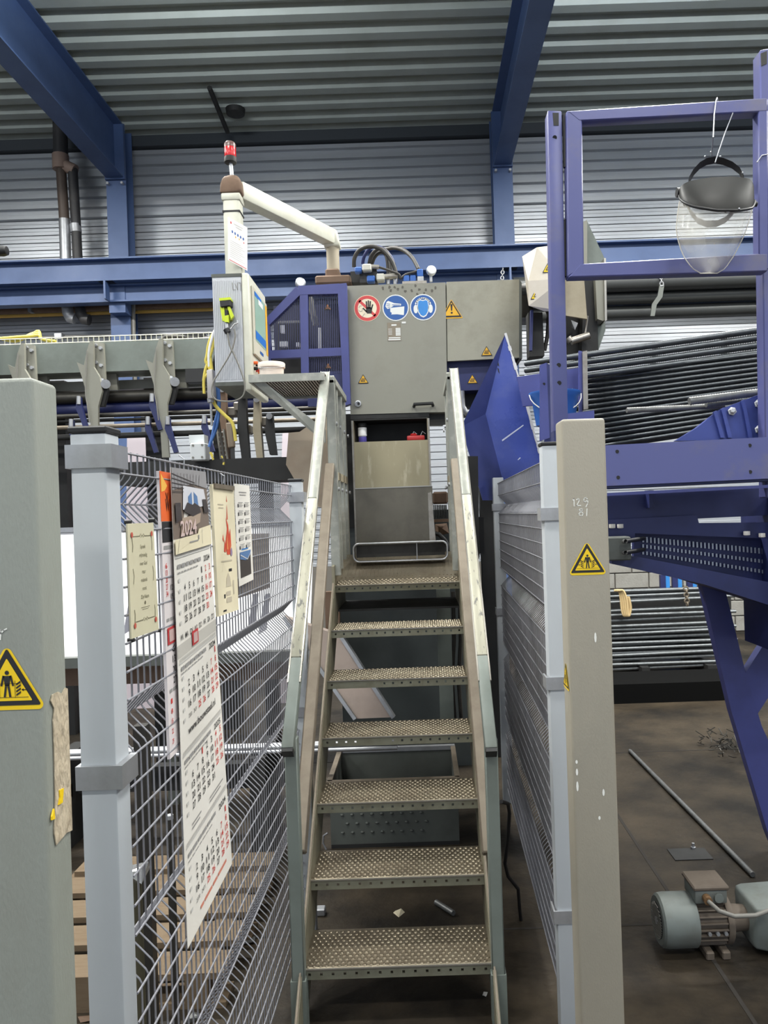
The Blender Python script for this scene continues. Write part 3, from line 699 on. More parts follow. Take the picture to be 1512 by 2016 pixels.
def month(x0, ytop, first, nd, reds, dig=0.0155, cp=0.0345, rp=0.0237):
    blk, red = [], []
    for d in range(1, nd+1):
        k = d-1+first; c, r = k % 7, k//7
        st_ = str(d)
        if r == 5 or (r == 4 and d+7 <= nd):
            if r == 5: continue
            st_ = '%d/%d' % (d, d+7); pl = tx(st_, x0+cp*c, ytop-rp*r, dig*0.6, w=0.022)
        else: pl = tx(st_, x0+cp*c, ytop-rp*r, dig, w=0.019 if d > 9 else (0.006 if d == 1 else 0.009), bold=0.012)
        (red if (c > 4 or d in reds) else blk).extend(pl)
    return blk, red
def greybars(x0, y, ws, h):
    out = []; x = x0
    for wd in ws: out += rect(x, y, x+wd, y+h); x += wd+0.006
    return out
# the tall shipping-style calendar
W, H = 0.30, 1.05
cor = (PF(336, 920), PF(404, 929), P(457, 1700, 1.90), PF(370, 1868))
t, mp = paper('paper_calendar', 'tall four-month calendar with a 2024 photo on top, hung on the mesh fence', 'calendar', cor, W, H, PAPER)
k = H/948.0
def V(py): return H-(py-920)*k                # height on the sheet from the left-edge pixel
ph = decal('photo', M('photo_brown', (122, 108, 98), 0.4), rect(0.0, V(1062), W, H), mp, 1, t)
g1 = M('photo_grey', (150, 148, 150), 0.4); g2 = M('photo_dark', (66, 60, 60), 0.4); g3 = M('photo_tan', (176, 156, 138), 0.4); g4 = M('photo_blue', (92, 128, 176), 0.4); g5 = M('photo_white', (216, 216, 222), 0.4)
decal('roof_print', g1, [[(0, H), (W, H), (W, V(960)), (W*0.55, V(950)), (0, V(965))]], mp, 2, ph)
pol = []
for q in range(5): pol += stroke([(0, V(932+9*q)), (W*0.62, V(948+5*q))], 0.002)
for q in range(9): pol += stroke([(W*(0.05+0.09*q), V(930)), (W*(0.08+0.08*q), V(965))], 0.002)
decal('truss_print', g2, pol, mp, 3, ph)
decal('backdrop_print', g5, [[(W*0.28, V(955)), (W*0.88, V(962)), (W*0.95, V(1000)), (W*0.25, V(1005))]], mp, 3, ph)
decal('window_print', g4, [[(W*0.40, V(978)), (W*0.50, V(968)), (W*0.50, V(996)), (W*0.40, V(996))], [(W*0.56, V(968)), (W*0.66, V(978)), (W*0.68, V(998)), (W*0.56, V(996))]], mp, 4, ph)
decal('crowd_print', g2, [[(W*0.26, V(1008)), (W*0.36, V(990)), (W*0.5, V(996)), (W*0.56, V(992)), (W*0.7, V(1000)), (W*0.74, V(1014)), (W*0.5, V(1021))], [(W*0.04, V(990)), (W*0.18, V(990)), (W*0.20, V(1024)), (W*0.05, V(1030))], [(W*0.80, V(985)), (W*0.92, V(985)), (W*0.98, V(1016)), (W*0.84, V(1016))]], mp, 5, ph)
decal('floor_print', g3, [[(W*0.22, V(1022)), (W*0.74, V(1016)), (W*0.70, V(1036)), (W*0.15, V(1058))]], mp, 4, ph)
decal('year_print', M('year_pink', (214, 190, 186), 0.4), tx('2024', W*0.36, V(1058), 0.034, w=0.13, bold=0.02), mp, 6, ph)
ft = decal('caption_strip', CREAM, [[(0, V(1063)), (W*0.6, V(1060)), (W*0.64, V(1050)), (W, V(1046)), (W, V(1092)), (0, V(1092))]], mp, 6, t)
decal('caption_lines', GINK, stroke([(W*0.1, V(1064)), (W*0.05, V(1090))], 0.0015)+stroke([(W*0.72, V(1050)), (W*0.72, V(1084))], 0.0015)+rect(W*0.36, V(1076), W*0.60, V(1073))+rect(W*0.60, V(1073), W*0.63, V(1063)), mp, 7, t)
blk, red, gry, lgt = [], [], [], []
def block(ptop, first, nd, reds, yr, off):
    y = V(ptop)
    lgt.extend(rect(0.008, y-0.006, W-0.008, y-0.003))
    for q in range(34): lgt.extend(rect(0.012+q*0.0083, y-0.002, 0.016+q*0.0083, y+0.006))
    blk.extend(tx(yr, W-0.045, y-off*0.5-0.006, 0.014, w=0.05, bold=0.01))
    gry.extend(greybars(0.018, y-off*0.42-0.006, (0.024, 0.028, 0.024, 0.028, 0.024, 0.028), 0.009))
    gry.extend(greybars(0.018, y-off*0.62-0.006, (0.02, 0.014, 0.02, 0.014, 0.02, 0.014, 0.02), 0.003))
    a, r = month(0.068, y-off-0.004, first, nd, reds); blk.extend(a); red.extend(r)
    for q in range(5): lgt.extend(rect(0.022, y-off-0.004-0.0237*q, 0.034, y-off+0.004-0.0237*q))
block(1095, 4, 30, (), '2024', 0.056)
x = 0.045
for q, s in enumerate(('WK', 'MA', 'DI', 'WO', 'DO', 'VR', 'ZA', 'ZO')): blk.extend(tx(s, 0.033+0.0345*q, V(1266), 0.013, w=0.021, bold=0.008))
decal('date_band', M('band_grey', (190, 186, 178), 0.7), rect(0, V(1298), W, V(1272)), mp, 1, t)
decal('date_slider', M('slider_red', (196, 62, 66), 0.4), rect(0.100, V(1292), 0.146, V(1262))[:1], mp, 4, t)
decal('date_slider_window', M('slider_window', (202, 172, 168), 0.4), rect(0.108, V(1288), 0.138, V(1267)), mp, 5, t)
block(1305, 6, 31, (25, 26), '2024', 0.040)
blk.extend(tx('www.bouwstaal.nl', W*0.5, V(1462), 0.017, w=0.20, bold=0.01))
block(1490, 2, 31, (1,), '2025', 0.044)
gry.extend(greybars(0.05, V(1648), (0.06,), 0.004)+greybars(0.05, V(1656), (0.05,), 0.004)+greybars(0.17, V(1648), (0.10,), 0.004)+greybars(0.17, V(1656), (0.08,), 0.004))
block(1672, 6, 31, (25, 26), '2024', 0.056)
gry_red = greybars(0.08, V(1838), (0.02, 0.05, 0.03, 0.06), 0.008)
decal('black_numerals', INK, blk, mp, 2, t); decal('red_numerals', REDP, red, mp, 2, t)
decal('grey_print', GINK, gry, mp, 2, t); decal('light_print', LINK, lgt, mp, 2, t); decal('red_footer', M('faded_red', (206, 130, 110), 0.6), gry_red, mp, 2, t)
c = PF(360, 922, 0.004); MB().tube([c+Vector((0, 0, -0.02)), c+Vector((0.004, 0, 0.02)), c+Vector((-0.008, 0, 0.03))], 0.0015, 6).build('hook', GALV, t)
# narrow orange calendar half hidden behind it
W, H = 0.24, 0.62
TL, BL = PF(313, 927, 0.006), PF(335, 1495, 0.006)
TR, BR = TL+Vector((-0.004, 0.22, 0)), BL+Vector((-0.004, 0.22, 0))
t, mp = paper('paper_calendar', 'orange-headed calendar with red slider partly covered by the tall calendar', 'calendar', (TL, TR, BR, BL), W, H, M('paper_pinkish', (220, 212, 212), 0.7), 0.006)
k = H/568.0
def V2(py): return H-(py-927)*k
decal('orange_header', ORANGE, rect(0, V2(1026), W, H), mp, 1, t)
decal('yellow_flash', M('yellow_flash', (240, 184, 78), 0.5), [[(0.005, H-0.004), (0.05, V2(955)), (0.03, V2(965)), (0.006, V2(968))]], mp, 2, t)
decal('header_letters', M('dark_brown_print', (70, 34, 20), 0.5), tx('W', 0.048, V2(1005), 0.026, w=0.03, bold=0.02)+tx('V', 0.046, V2(985), 0.018, w=0.02, bold=0.02), mp, 2, t)
decal('black_band', INK, rect(0.004, V2(1068), W, V2(1027)), mp, 1, t)
red, blk = [], []
for q in range(5): red += tx(str(6+7*q), 0.024, V2(1120+14*q), 0.012, w=0.014, bold=0.01)
for q in range(5): red += tx(str(1+7*q), 0.026, V2(1390+20*q), 0.011, w=0.012, bold=0.01)
for q, s in enumerate(('6', '13', '20', '27')): blk += tx(s, 0.056, V2(1290+21*q), 0.015, w=0.022, bold=0.012)
for q, s in enumerate(('12', '19')): blk += tx(s, 0.058, V2(1165+18*q), 0.012, w=0.016, bold=0.01)
decal('red_numerals', REDP, red, mp, 1, t); decal('black_numerals', INK, blk, mp, 1, t)
decal('grey_print', GINK, greybars(0.012, V2(1082), (0.07,), 0.008)+greybars(0.012, V2(1226), (0.02, 0.03), 0.007)+greybars(0.014, V2(1368), (0.02, 0.03), 0.008), mp, 1, t)
decal('date_slider', M('slider_red', (0, 0, 0)), rect(0.012, V2(1272), 0.07, V2(1238)), mp, 2, t); decal('date_slider_window', M('slider_window', (0, 0, 0)), rect(0.022, V2(1267), 0.062, V2(1243)), mp, 3, t)
# cream calendar with the red flame picture
W, H = 0.23, 0.36
t, mp = paper('paper_calendar', 'cream calendar printed with a red and orange flame drawing', 'calendar', (PF(418, 953), PF(460, 959), PF(470, 1200), PF(431, 1214)), W, H, CREAM, 0.008)
k = H/262.0
fl = [[(0.10, 0.19), (0.13, 0.24), (0.12, 0.27), (0.145, 0.25), (0.15, 0.22), (0.165, 0.24), (0.17, 0.19), (0.15, 0.165), (0.12, 0.165)], [(0.13, 0.265), (0.137, 0.31), (0.142, 0.265)], [(0.135, 0.315), (0.138, 0.333), (0.143, 0.315)], [(0.085, 0.175), (0.10, 0.21), (0.105, 0.172)], [(0.075, 0.21), (0.085, 0.225), (0.09, 0.20)]]
decal('flame_print', M('flame_red', (216, 84, 58), 0.5), fl, mp, 1, t)
decal('flame_highlight', M('flame_orange', (236, 156, 96), 0.5), [[(0.115, 0.18), (0.125, 0.22), (0.132, 0.18)], [(0.148, 0.18), (0.152, 0.205), (0.158, 0.178)]], mp, 2, t)
decal('violet_print', M('flame_violet', (150, 130, 160), 0.5), disc(0.165, 0.172, 0.012, 12), mp, 2, t)
decal('grey_print', M('faded_print', (190, 180, 158), 0.7), rect(0.09, 0.05, 0.14, 0.062)+rect(0.09, 0.03, 0.15, 0.045)+[[(0.09, 0.075), (0.15, 0.075), (0.14, 0.1), (0.12, 0.115), (0.10, 0.1)]]+rect(0.17, 0.05, 0.185, 0.09)+stroke([(0.06, 0.12), (0.07, 0.15), (0.09, 0.12)], 0.001)+rect(0.04, 0.305, 0.10, 0.308)+rect(0.05, 0.296, 0.10, 0.299)+rect(0.05, 0.146, 0.17, 0.150), mp, 1, t)
decal('black_print_marks', INK, rect(0.13, 0.117, 0.165, 0.125)+rect(0.065, 0.045, 0.08, 0.056)+rect(0.05, 0.008, 0.085, 0.013), mp, 1, t)
c1, c2 = mp(0.01, H-0.004, 0.002), mp(W-0.01, H-0.004, 0.002); MB().bar(c1, c2, 0.006, 0.012).build('binding', RUST, t)
c = mp(W/2, H+0.006, 0); MB().tube([c, c+Vector((0.003, 0, 0.02)), c+Vector((-0.012, 0, 0.03))], 0.0016, 6).build('hook', GALV, t)
# small white year planner
W, H = 0.20, 0.30
t, mp = paper('year_planner', 'small white year planner with a photo of a blue roofed hall', 'calendar', (PF(461, 952), PF(491, 956), PF(499, 1141), PF(471, 1155)), W, H, PAPER)
d, g = [], []
for r in range(6):
    for c_ in range(2):
        x, y = 0.035+0.085*c_, 0.245-0.025*r
        for q in range(4): g += rect(x, y-0.004*q, x+0.06-0.01*(q % 2), y-0.004*q+0.0014)
        d += rect(x-0.008, y-0.014, x+0.004, y-0.004)
decal('month_print', GINK, g+rect(0.05, 0.275, 0.15, 0.278)+rect(0.06, 0.267, 0.14, 0.270), mp, 1, t); decal('month_marks', INK, d, mp, 1, t)
ph = decal('photo', g2, rect(0.025, 0.022, 0.17, 0.098), mp, 1, t)
decal('sky_print', g4, [[(0.025, 0.098), (0.17, 0.098), (0.17, 0.085), (0.10, 0.07), (0.025, 0.078)]], mp, 2, ph)
decal('roof_print', g5, stroke([(0.03, 0.09), (0.12, 0.072), (0.17, 0.092)], 0.003), mp, 3, ph)
decal('blue_caption', SLBL, rect(0.05, 0.103, 0.14, 0.107), mp, 1, t)
# plain plate wired to the back of the mesh
c4 = [PF(468, 1052, -0.012), PF(530, 1050, -0.012), PF(531, 1157, -0.012), PF(469, 1178, -0.012)]
t, mp = paper('blank_plate', 'blank brownish grey plate wired behind the mesh past the year planner', 'plate', c4, 0.4, 0.2, M('blank_plate', (134, 126, 120), 0.6), 0.003)
# ================================================================== the machine
YM = 4.7
mc = thing('shearing_machine', 'large grey and blue bar cutting machine with safety signs at the top of the stair', 'machine', (0.05, 5.1, 0))
# grey housing
MB().pprism([(682, 566), (1021, 553), (1021, 700), (879, 708), (879, 812), (690, 815)], YM+0.03, 0.75).build('housing', GREY, mc)
MB().pprism([(681, 563), (877, 556), (881, 811), (690, 816)], YM-0.005, 0.035).build('door', GREY, mc)
MB().pprism([(879, 555), (1022, 550), (1022, 704), (881, 711)], YM+0.0, 0.03).build('front_cover', M('worn_grey_cover', (150, 148, 134), 0.4, 0.1, 0.5, (106, 102, 90), 5), mc)
MB().pprism([(1022, 550), (1027, 556), (1028, 706), (1022, 706)], YM+0.0, 0.5).build('end_plate', GREYD, mc)
MB().pbox(690, 813, 845, 823, YM+0.0, 0.4).build('sill', DARK, mc)
MB().pbox(845, 812, 890, 826, YM+0.1, 0.3).build('lower_beam', GREYD, mc)
for yy in (600, 745): MB().tube([P(680, yy, YM-0.02), P(680, yy+22, YM-0.02)], 0.014, 10).build('hinge', BLUE, mc)
h = MB().tube([P(815, 800, YM-0.005), P(815, 796, YM-0.05), P(852, 794, YM-0.05), P(852, 798, YM-0.005)], 0.010, 8); h.build('handle', DARK, mc, smooth=40)
MB().lathe([(0.020, 0), (0.020, 0.012), (0.012, 0.014), (0.011, 0.006)], P(705, 795, YM-0.005), (0, -1, 0), 16).build('lock', GALV, mc, smooth=40)
MB().lathe([(0.009, 0), (0.009, 0.002)], P(706, 795, YM-0.018), (0, -1, 0), 10).build('keyhole', BLACK, mc)
b = MB()
for _ in range(16):
    c = P(random.uniform(750, 880), random.uniform(562, 582), YM-0.0065); b.prism([(c.x+0.011*random.uniform(0.4, 1)*math.cos(a), c.y, c.z+0.012*random.uniform(0.5, 1)*math.sin(a)) for a in [k*math.pi/4 for k in range(8)]], (0, 0.0008, 0))
b.build('oil_splashes', M('oil_mark', (88, 84, 76), 0.5), mc, kind='stuff')
# signs
def face(px, py, Y): 
    c = P(px, py, Y); return plane_map((c.x, Y, c.z), (1, 0, 0), (0, 0, 1), (0, -1, 0))
YS = YM-0.0065; u = YM/F
R = 26*u
mp = face(723, 607, YS); s = decal('prohibition_sign', SCRM, disc(0, 0, R), mp, 1, mc, 'round red no-entry hand sign')
decal('red_ring', SRED, [[(R*0.96*math.cos(a), R*0.96*math.sin(a)), (R*0.96*math.cos(b_), R*0.96*math.sin(b_)), (R*0.72*math.cos(b_), R*0.72*math.sin(b_)), (R*0.72*math.cos(a), R*0.72*math.sin(a))] for a, b_ in [(2*math.pi*k/36, 2*math.pi*(k+1)/36) for k in range(36)]]+stroke([(-0.55*R, 0.55*R), (0.55*R, -0.55*R)], 0.2*R), mp, 2, s)
hand = [[(-0.02*R, -0.40*R), (0.32*R, -0.40*R), (0.36*R, -0.10*R), (0.30*R, 0.06*R), (-0.06*R, 0.06*R), (-0.12*R, -0.22*R)]]
for a, b_ in (((-0.03, 0.0), (-0.05, 0.50)), ((0.09, 0.0), (0.10, 0.56)), ((0.20, 0.0), (0.25, 0.50)), ((0.31, -0.08), (0.42, 0.25)), ((-0.06, -0.26), (-0.30, 0.0))):
    hand += stroke([(a[0]*R, a[1]*R), (b_[0]*R, b_[1]*R)], 0.10*R)
decal('hand_symbol', INK, hand, mp, 3, s)
decal('face_outline', GINK, stroke([(-0.62*R, 0.05*R), (-0.55*R, 0.2*R), (-0.42*R, 0.18*R)], 0.03*R)+stroke([(-0.66*R, -0.1*R), (-0.55*R, -0.22*R), (-0.4*R, -0.2*R), (-0.36*R, 0.0)], 0.03*R)+stroke([(-0.2*R, -0.38*R), (-0.42*R, -0.66*R)], 0.03*R), mp, 3, s)
mp = face(779, 606, YS); s = decal('glove_sign', SWHT, disc(0, 0, R), mp, 1, mc, 'round blue wear-gloves sign')
decal('blue_disc', SBLUE, disc(0, 0, R*0.92), mp, 2, s)
gl = [[(-0.42*R, 0.0), (0.66*R, 0.08*R), (0.60*R, -0.58*R), (0.1*R, -0.5*R), (-0.35*R, -0.5*R), (-0.30*R, -0.38*R), (-0.42*R, -0.30*R)], [(-0.78*R, 0.12*R), (-0.68*R, 0.45*R), (-0.56*R, 0.54*R), (-0.1*R, 0.35*R), (0.42*R, 0.28*R), (0.40*R, 0.14*R), (-0.14*R, 0.16*R), (-0.3*R, 0.06*R), (-0.5*R, -0.05*R), (-0.62*R, -0.08*R)]]
decal('glove_symbol', SWHT, gl, mp, 3, s)
decal('finger_lines', SBLUE, stroke([(-0.66*R, 0.32*R), (-0.42*R, 0.28*R)], 0.035*R)+stroke([(-0.68*R, 0.18*R), (-0.44*R, 0.16*R)], 0.035*R)+stroke([(-0.6*R, 0.04*R), (-0.42*R, 0.05*R)], 0.035*R)+stroke([(-0.25*R, 0.22*R), (0.34*R, 0.2*R)], 0.05*R), mp, 4, s)
mp = face(833, 605, YS); s = decal('ear_protection_sign', SWHT, disc(0, 0, R), mp, 1, mc, 'round blue ear protection sign')
decal('blue_disc', SBLUE, disc(0, 0, R*0.92), mp, 2, s)
def headp(k, dy=0): return [[(x*k*R, y*k*R+dy*R) for x, y in ((-0.36, 0.5), (-0.2, 0.56), (0, 0.5), (0.2, 0.56), (0.36, 0.5), (0.42, 0.1), (0.36, -0.35), (0.2, -0.62), (0, -0.72), (-0.2, -0.62), (-0.36, -0.35), (-0.42, 0.1))]]
arc = [(0.58*R*math.cos(math.radians(a)), 0.12*R+0.58*R*math.sin(math.radians(a))) for a in range(15, 166, 15)]
decal('headset_symbol', SWHT, headp(1.08)+stroke(arc, 0.1*R)+disc(-0.56*R, -0.12*R, 0.17*R, 14, 0.33*R)+disc(0.56*R, -0.12*R, 0.17*R, 14, 0.33*R), mp, 3, s)
decal('head_symbol', SLBL, headp(0.94), mp, 4, s)
mp = face(889, 608, YM-0.0015); s = decal('hazard_sign', YEL2, rtri(0, 0, 44*u, 0.004), mp, 1, mc, 'yellow exclamation hazard triangle')
decal('sign_border', INK, rtri(0, 0, 39*u, 0.002), mp, 2, s); decal('sign_field', YEL2, rtri(0, -0.6*u, 30*u, 0.001), mp, 3, s)
decal('exclamation_mark', INK, [[(-2.2*u, 9*u), (2.2*u, 9*u), (1.2*u, -4*u), (-1.2*u, -4*u)]]+disc(0, -8*u, 2.1*u, 10), mp, 4, s)
def hand_tri(px, py, Y, k, par, mat=YEL2, lab='small yellow hand injury triangle'):
    mp = face(px, py, Y); q = Y/F; s = decal('hazard_sign', INK, rtri(0, 0, k*q, 0.003), mp, 1, par, lab)
    decal('sign_field', mat, rtri(0, -0.2*q, k*0.78*q, 0.001), mp, 2, s)
    decal('sign_symbol', INK, stroke([(-4*q, -4*q), (-1*q, 1*q)], 1.4*q)+stroke([(-1*q, -4*q), (2*q, 1*q)], 1.4*q)+stroke([(2*q, -4*q), (4*q, 0)], 1.3*q)+rect(-5*q, -5.5*q, 4*q, -4.3*q), mp, 3, s)
hand_tri(715, 746, YS, 22, mc); hand_tri(958, 691, YM-0.0015, 23, mc)
# rating plate: rows of small illegible print
mp = face(776, 653, YS); pl = decal('rating_plate', M('plate_brown', (132, 122, 106), 0.5), rect(-13*u, -18*u, 13*u, 18*u), mp, 1, mc)
decal('plate_fields', SWHT, rect(-5*u, 11.5*u, 5*u, 14.5*u)+[q for k in range(6) for q in rect(3*u, (5-2.6*k)*u, 12.5*u, (7-2.6*k)*u)]+rect(-11*u, -13*u, 12*u, -11*u)+rect(-12*u, -16.8*u, 12*u, -14.4*u)+[q for k in range(5) for q in rect(-11.5*u, (5-2.6*k)*u, -4*u, (5.7-2.6*k)*u)], mp, 2, pl)
mp = face(795, 635, YS); decal('white_tag', SWHT, rect(-4*u, -1.8*u, 4*u, 1.8*u), mp, 1, mc)
# navy lower front with bits
MB().pbox(879, 706, 1000, 768, YM+0.06, 0.5).build('lower_front', NAVY, mc)
hand_tri(930, 746, YM+0.0585, 22, mc)
MB().tube([P(908, 770, YM), P(910, 800, YM), P(918, 812, YM), P(940, 812, YM)], 0.02, 10).build('pipe_bend', GALV, mc, smooth=40)
MB().pbox(884, 766, 960, 815, YM+0.2, 0.2).build('lower_recess', BLACK, mc)
MB().tube([P(918+22*math.cos(a), 790+22*math.sin(a), YM+0.1) for a in [math.pi*(0.55+k*0.1) for k in range(9)]], 0.012, 8).build('bright_ring', GALV, mc, smooth=40)
MB().tube([P(898, 752, YM-0.05), P(900, 770, YM-0.05), P(903, 792, YM-0.05)], 0.02, 10).build('fitting', GALV, mc, smooth=40)
# top hydraulics
yt = YM+0.1
MB().pbox(708, 530, 742, 556, yt, 0.2).build('valve_manifold', BLACK, mc)
MB().pbox(690, 534, 716, 556, yt+0.15, 0.2).build('valve_block', DARK, mc)
for q in ((698, 525, 712, 535), (722, 542, 738, 554)): MB().pbox(*q, yt-0.04, 0.06).bevel(0.006, 1).build('blue_valve', CBLUE, mc)
for q in ((713, 519, 731, 532), (741, 538, 757, 551)): MB().pbox(*q, yt-0.05, 0.07).bevel(0.006, 1).build('solenoid', M('solenoid_grey', (196, 194, 184), 0.5), mc)
MB().tube([P(731, 525, yt-0.02), P(746, 526, yt-0.02)], 0.014, 10).build('connector', STEEL, mc, smooth=40)
MB().tube([P(757, 545, yt-0.02), P(782, 543, yt-0.02)], 0.016, 10).build('connector', STEEL, mc, smooth=40)
for px in (764, 778): MB().tube([P(px, 560, yt), P(px, 546, yt)], 0.012, 10).build('pipe_stub', GALV, mc, smooth=40)
def hose(pts, Y0, Y1, r=0.013, mat=RUBBER, par=None, name='hose'):
    n = len(pts); 
    # smooth the polyline
    pp = [P(x, y, Y0+(Y1-Y0)*i/(n-1)) for i, (x, y) in enumerate(pts)]; out = []
    for i in range(n-1):
        p0, p1, p2, p3 = pp[max(i-1, 0)], pp[i], pp[i+1], pp[min(i+2, n-1)]
        for k in range(4):
            t_ = k/4; out.append(0.5*((2*p1)+(p2-p0)*t_+(2*p0-5*p1+4*p2-p3)*t_*t_+(3*p1-p0-3*p2+p3)*t_**3))
    out.append(pp[-1]); return MB().tube(out, r, 8).build(name, mat, par, smooth=60)
hose([(697, 526), (698, 508), (708, 492), (730, 485), (752, 492), (770, 512), (779, 535), (779, 556)], 4.95, 4.85, par=mc)
hose([(714, 520), (717, 505), (728, 489), (745, 486), (762, 496), (776, 520), (778, 552)], 5.02, 4.92, 0.011, NAVY, mc)
hose([(727, 520), (732, 502), (745, 490), (758, 494), (768, 512), (770, 550)], 5.0, 4.9, par=mc)
hose([(731, 522), (738, 505), (750, 496), (760, 502), (764, 525), (764, 550)], 5.05, 4.95, par=mc)
hose([(757, 492), (775, 488), (795, 493), (812, 508), (824, 530)], 5.1, 4.85, par=mc)
hose([(746, 526), (765, 532), (785, 540), (788, 548), (800, 540), (815, 536), (829, 530)], 4.75, 4.78, 0.008, par=mc)
MB().pbox(792, 553, 840, 558, YM+0.05, 0.15).build('fitting_rail', STEEL, mc)
for px in (800, 813): MB().pbox(px-6, 541, px+6, 555, YM+0.06, 0.06).bevel(0.008, 2).build('blue_clamp', CBLUE, mc)
MB().pbox(821, 529, 833, 545, YM+0.06, 0.06).bevel(0.006, 1).build('blue_clamp', CBLUE, mc); MB().pbox(822, 544, 834, 556, YM+0.06, 0.06).build('clamp_base', GALV, mc)
for px, py, Y in ((848, 535, YM+0.1), (591, 559, YM+0.02)):
    c = P(px, py, Y); g = MB().lathe([(0.026, 0), (0.031, 0.004), (0.031, 0.024), (0.027, 0.028)], c, (0.25, -1, 0.15), 20).build('pressure_gauge', GALV, mc, smooth=40)
    ax = Vector((0.25, -1, 0.15)).normalized(); MB().lathe([(0.024, 0), (0.024, 0.001)], c+ax*0.0285, ax, 16).build('dial', SWHT, g)
    MB().cyl(c+Vector((0, 0.01, -0.06)), c+Vector((0, 0.01, -0.02)), 0.009, n=8).build('gauge_stem', GALV, g)
# console pivot
MB().pbox(620, 541, 690, 558, YM+0.15, 0.3).bevel(0.01, 1).build('pivot_base', MAROON, mc); MB().pbox(640, 528, 668, 545, YM+0.2, 0.15).bevel(0.01, 1).build('pivot_hub', MAROON, mc)

# blue guard with grilles
YG = 4.62
MB().pprism([(664, 559), (682, 557), (690, 795), (676, 800), (672, 700)], YG-0.002, 0.06).build('guard_frame_post', BLUE, mc)
MB().pprism([(586, 563), (668, 558), (668, 578), (590, 580)], YG, 0.05).build('guard_frame_top', BLUE, mc)
MB().pprism([(584, 563), (592, 579), (530, 640), (522, 628)], YG+0.001, 0.047).build('guard_frame_slope', BLUE, mc)
MB().pprism([(590, 578), (606, 577), (608, 745), (593, 745)], YG+0.002, 0.045).build('guard_frame_mullion', BLUE, mc)
MB().pprism([(530, 690), (672, 684), (672, 700), (530, 706)], YG+0.004, 0.042).build('guard_frame_rail', BLUE, mc)
MB().pprism([(522, 628), (530, 626), (534, 720), (524, 720)], YG+0.006, 0.04).build('guard_frame_stile', BLUE, mc)
MB().pprism([(606, 733), (676, 730), (678, 800), (606, 800)], YG+0.03, 0.03).build('guard_lower_panel', NAVY, mc)
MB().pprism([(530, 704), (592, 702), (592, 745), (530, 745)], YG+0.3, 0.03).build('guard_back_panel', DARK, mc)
def grille(poly, step):
    xs = [p[0] for p in poly]; x = min(xs)+2; b = MB()
    while x < max(xs):
        ys = []
        for (ax_, ay), (bx, by) in zip(poly, poly[1:]+poly[:1]):
            if (ax_-x)*(bx-x) < 0: ys.append(ay+(by-ay)*(x-ax_)/(bx-ax_))
        if len(ys) >= 2:
            b.bar(P(x, min(ys), YG+0.03), P(x, max(ys), YG+0.03), 0.0035, 0.006, (0, 1, 0))
        x += step
    ymid = [min(p[1] for p in poly)+ (max(p[1] for p in poly)-min(p[1] for p in poly))*k/4 for k in range(1, 4)]
    o = b.build('grille', M('grille_bars', (64, 68, 104), 0.45, 0.3), mc); return o
grille([(606, 577), (667, 575), (669, 686), (607, 690)], 3.6)
grille([(607, 702), (671, 699), (674, 735), (608, 738)], 3.6)
grille([(530, 640), (592, 580), (593, 688), (531, 692)], 3.6)
hand_tri(645, 604, YG+0.026, 15, mc, M('dull_orange', (150, 92, 60), 0.5), 'faded triangle behind the grille'); hand_tri(646, 720, YG+0.026, 14, mc, M('dull_orange', (0, 0, 0)), 'faded triangle behind the grille')
# inside of the guard
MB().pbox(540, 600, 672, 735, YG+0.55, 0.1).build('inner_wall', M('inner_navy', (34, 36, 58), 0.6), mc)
MB().pbox(545, 630, 600, 700, YG+0.3, 0.15).bevel(0.02, 2).build('inner_drum', DARK, mc)
for q in ((552, 640, 560, 655), (551, 672, 566, 682), (582, 674, 590, 682)): MB().pbox(*q, YG+0.2, 0.03).build('inner_fitting', WPAINT, mc)
MB().tube([P(610, 585, YG+0.2), P(616, 615, YG+0.2), P(622, 640, YG+0.2)], 0.02, 8).build('inner_hose', GCAB, mc, smooth=50)
MB().pbox(626, 645, 632, 690, YG+0.3, 0.02).build('inner_strip', WPAINT, mc)
MB().box(P(640, 900, 5.0).x, P(697, 900, 5.0).x, 5.0, 5.03, 1.6, P(690, 815, 5.0).z).build('rear_panel', DARK, mc)
# body down to the floor
MB().box(0.42, 0.55, YM+0.5, YM+0.62, 0, 2.2).build('base_leg', DARK, mc)
MB().pbox(852, 968, 882, 992, 4.75, 0.15).bevel(0.01, 1).build('pump_cover', MAROON, mc)
for k in range(8): MB().pbox(854+3.4*k, 994, 856+3.4*k, 1020, 4.77, 0.1).build('pump_fin', GREYD, mc)
MB().pbox(850, 1022, 886, 1028, 4.6, 0.05).build('pump_bracket', MAROON, mc)
MB().hull([P(856, 1032, 4.7), P(880, 1030, 4.7), P(884, 1050, 4.7), P(858, 1056, 4.7), P(870, 1040, 4.62), P(870, 1040, 4.85)]).build('pump_body', MAROON, mc)
MB().tube([P(852, 1050, 4.5), P(864, 1052, 4.5), P(876, 1064, 4.5), P(886, 1085, 4.5)], 0.014, 8).build('pump_hose', BLACK, mc, smooth=50)
MB().box(-0.55, 0.38, YM+0.35, YM+0.9, 0.0, 1.70).build('base_frame', M('base_shaded_paint', (74, 80, 80), 0.5, 0, 0.5, (44, 46, 46), 3), mc)  # grey-green base, darkened in the paint for the shade under the platform
MB().pbox(863, 1160, 890, 1420, 4.45, 0.06).build('base_post', GREEN, mc)
MB().pbox(640, 1165, 668, 1240, 4.5, 0.05).build('base_post', MAROON, mc)
for px in (872, 885): MB().tube([P(px+20, 1165, 4.55), P(px+22, 1260, 4.55), P(px+18, 1340, 4.55), P(px+24, 1430, 4.55)], 0.012, 8).build('base_hose', RUBBER, mc, smooth=50)

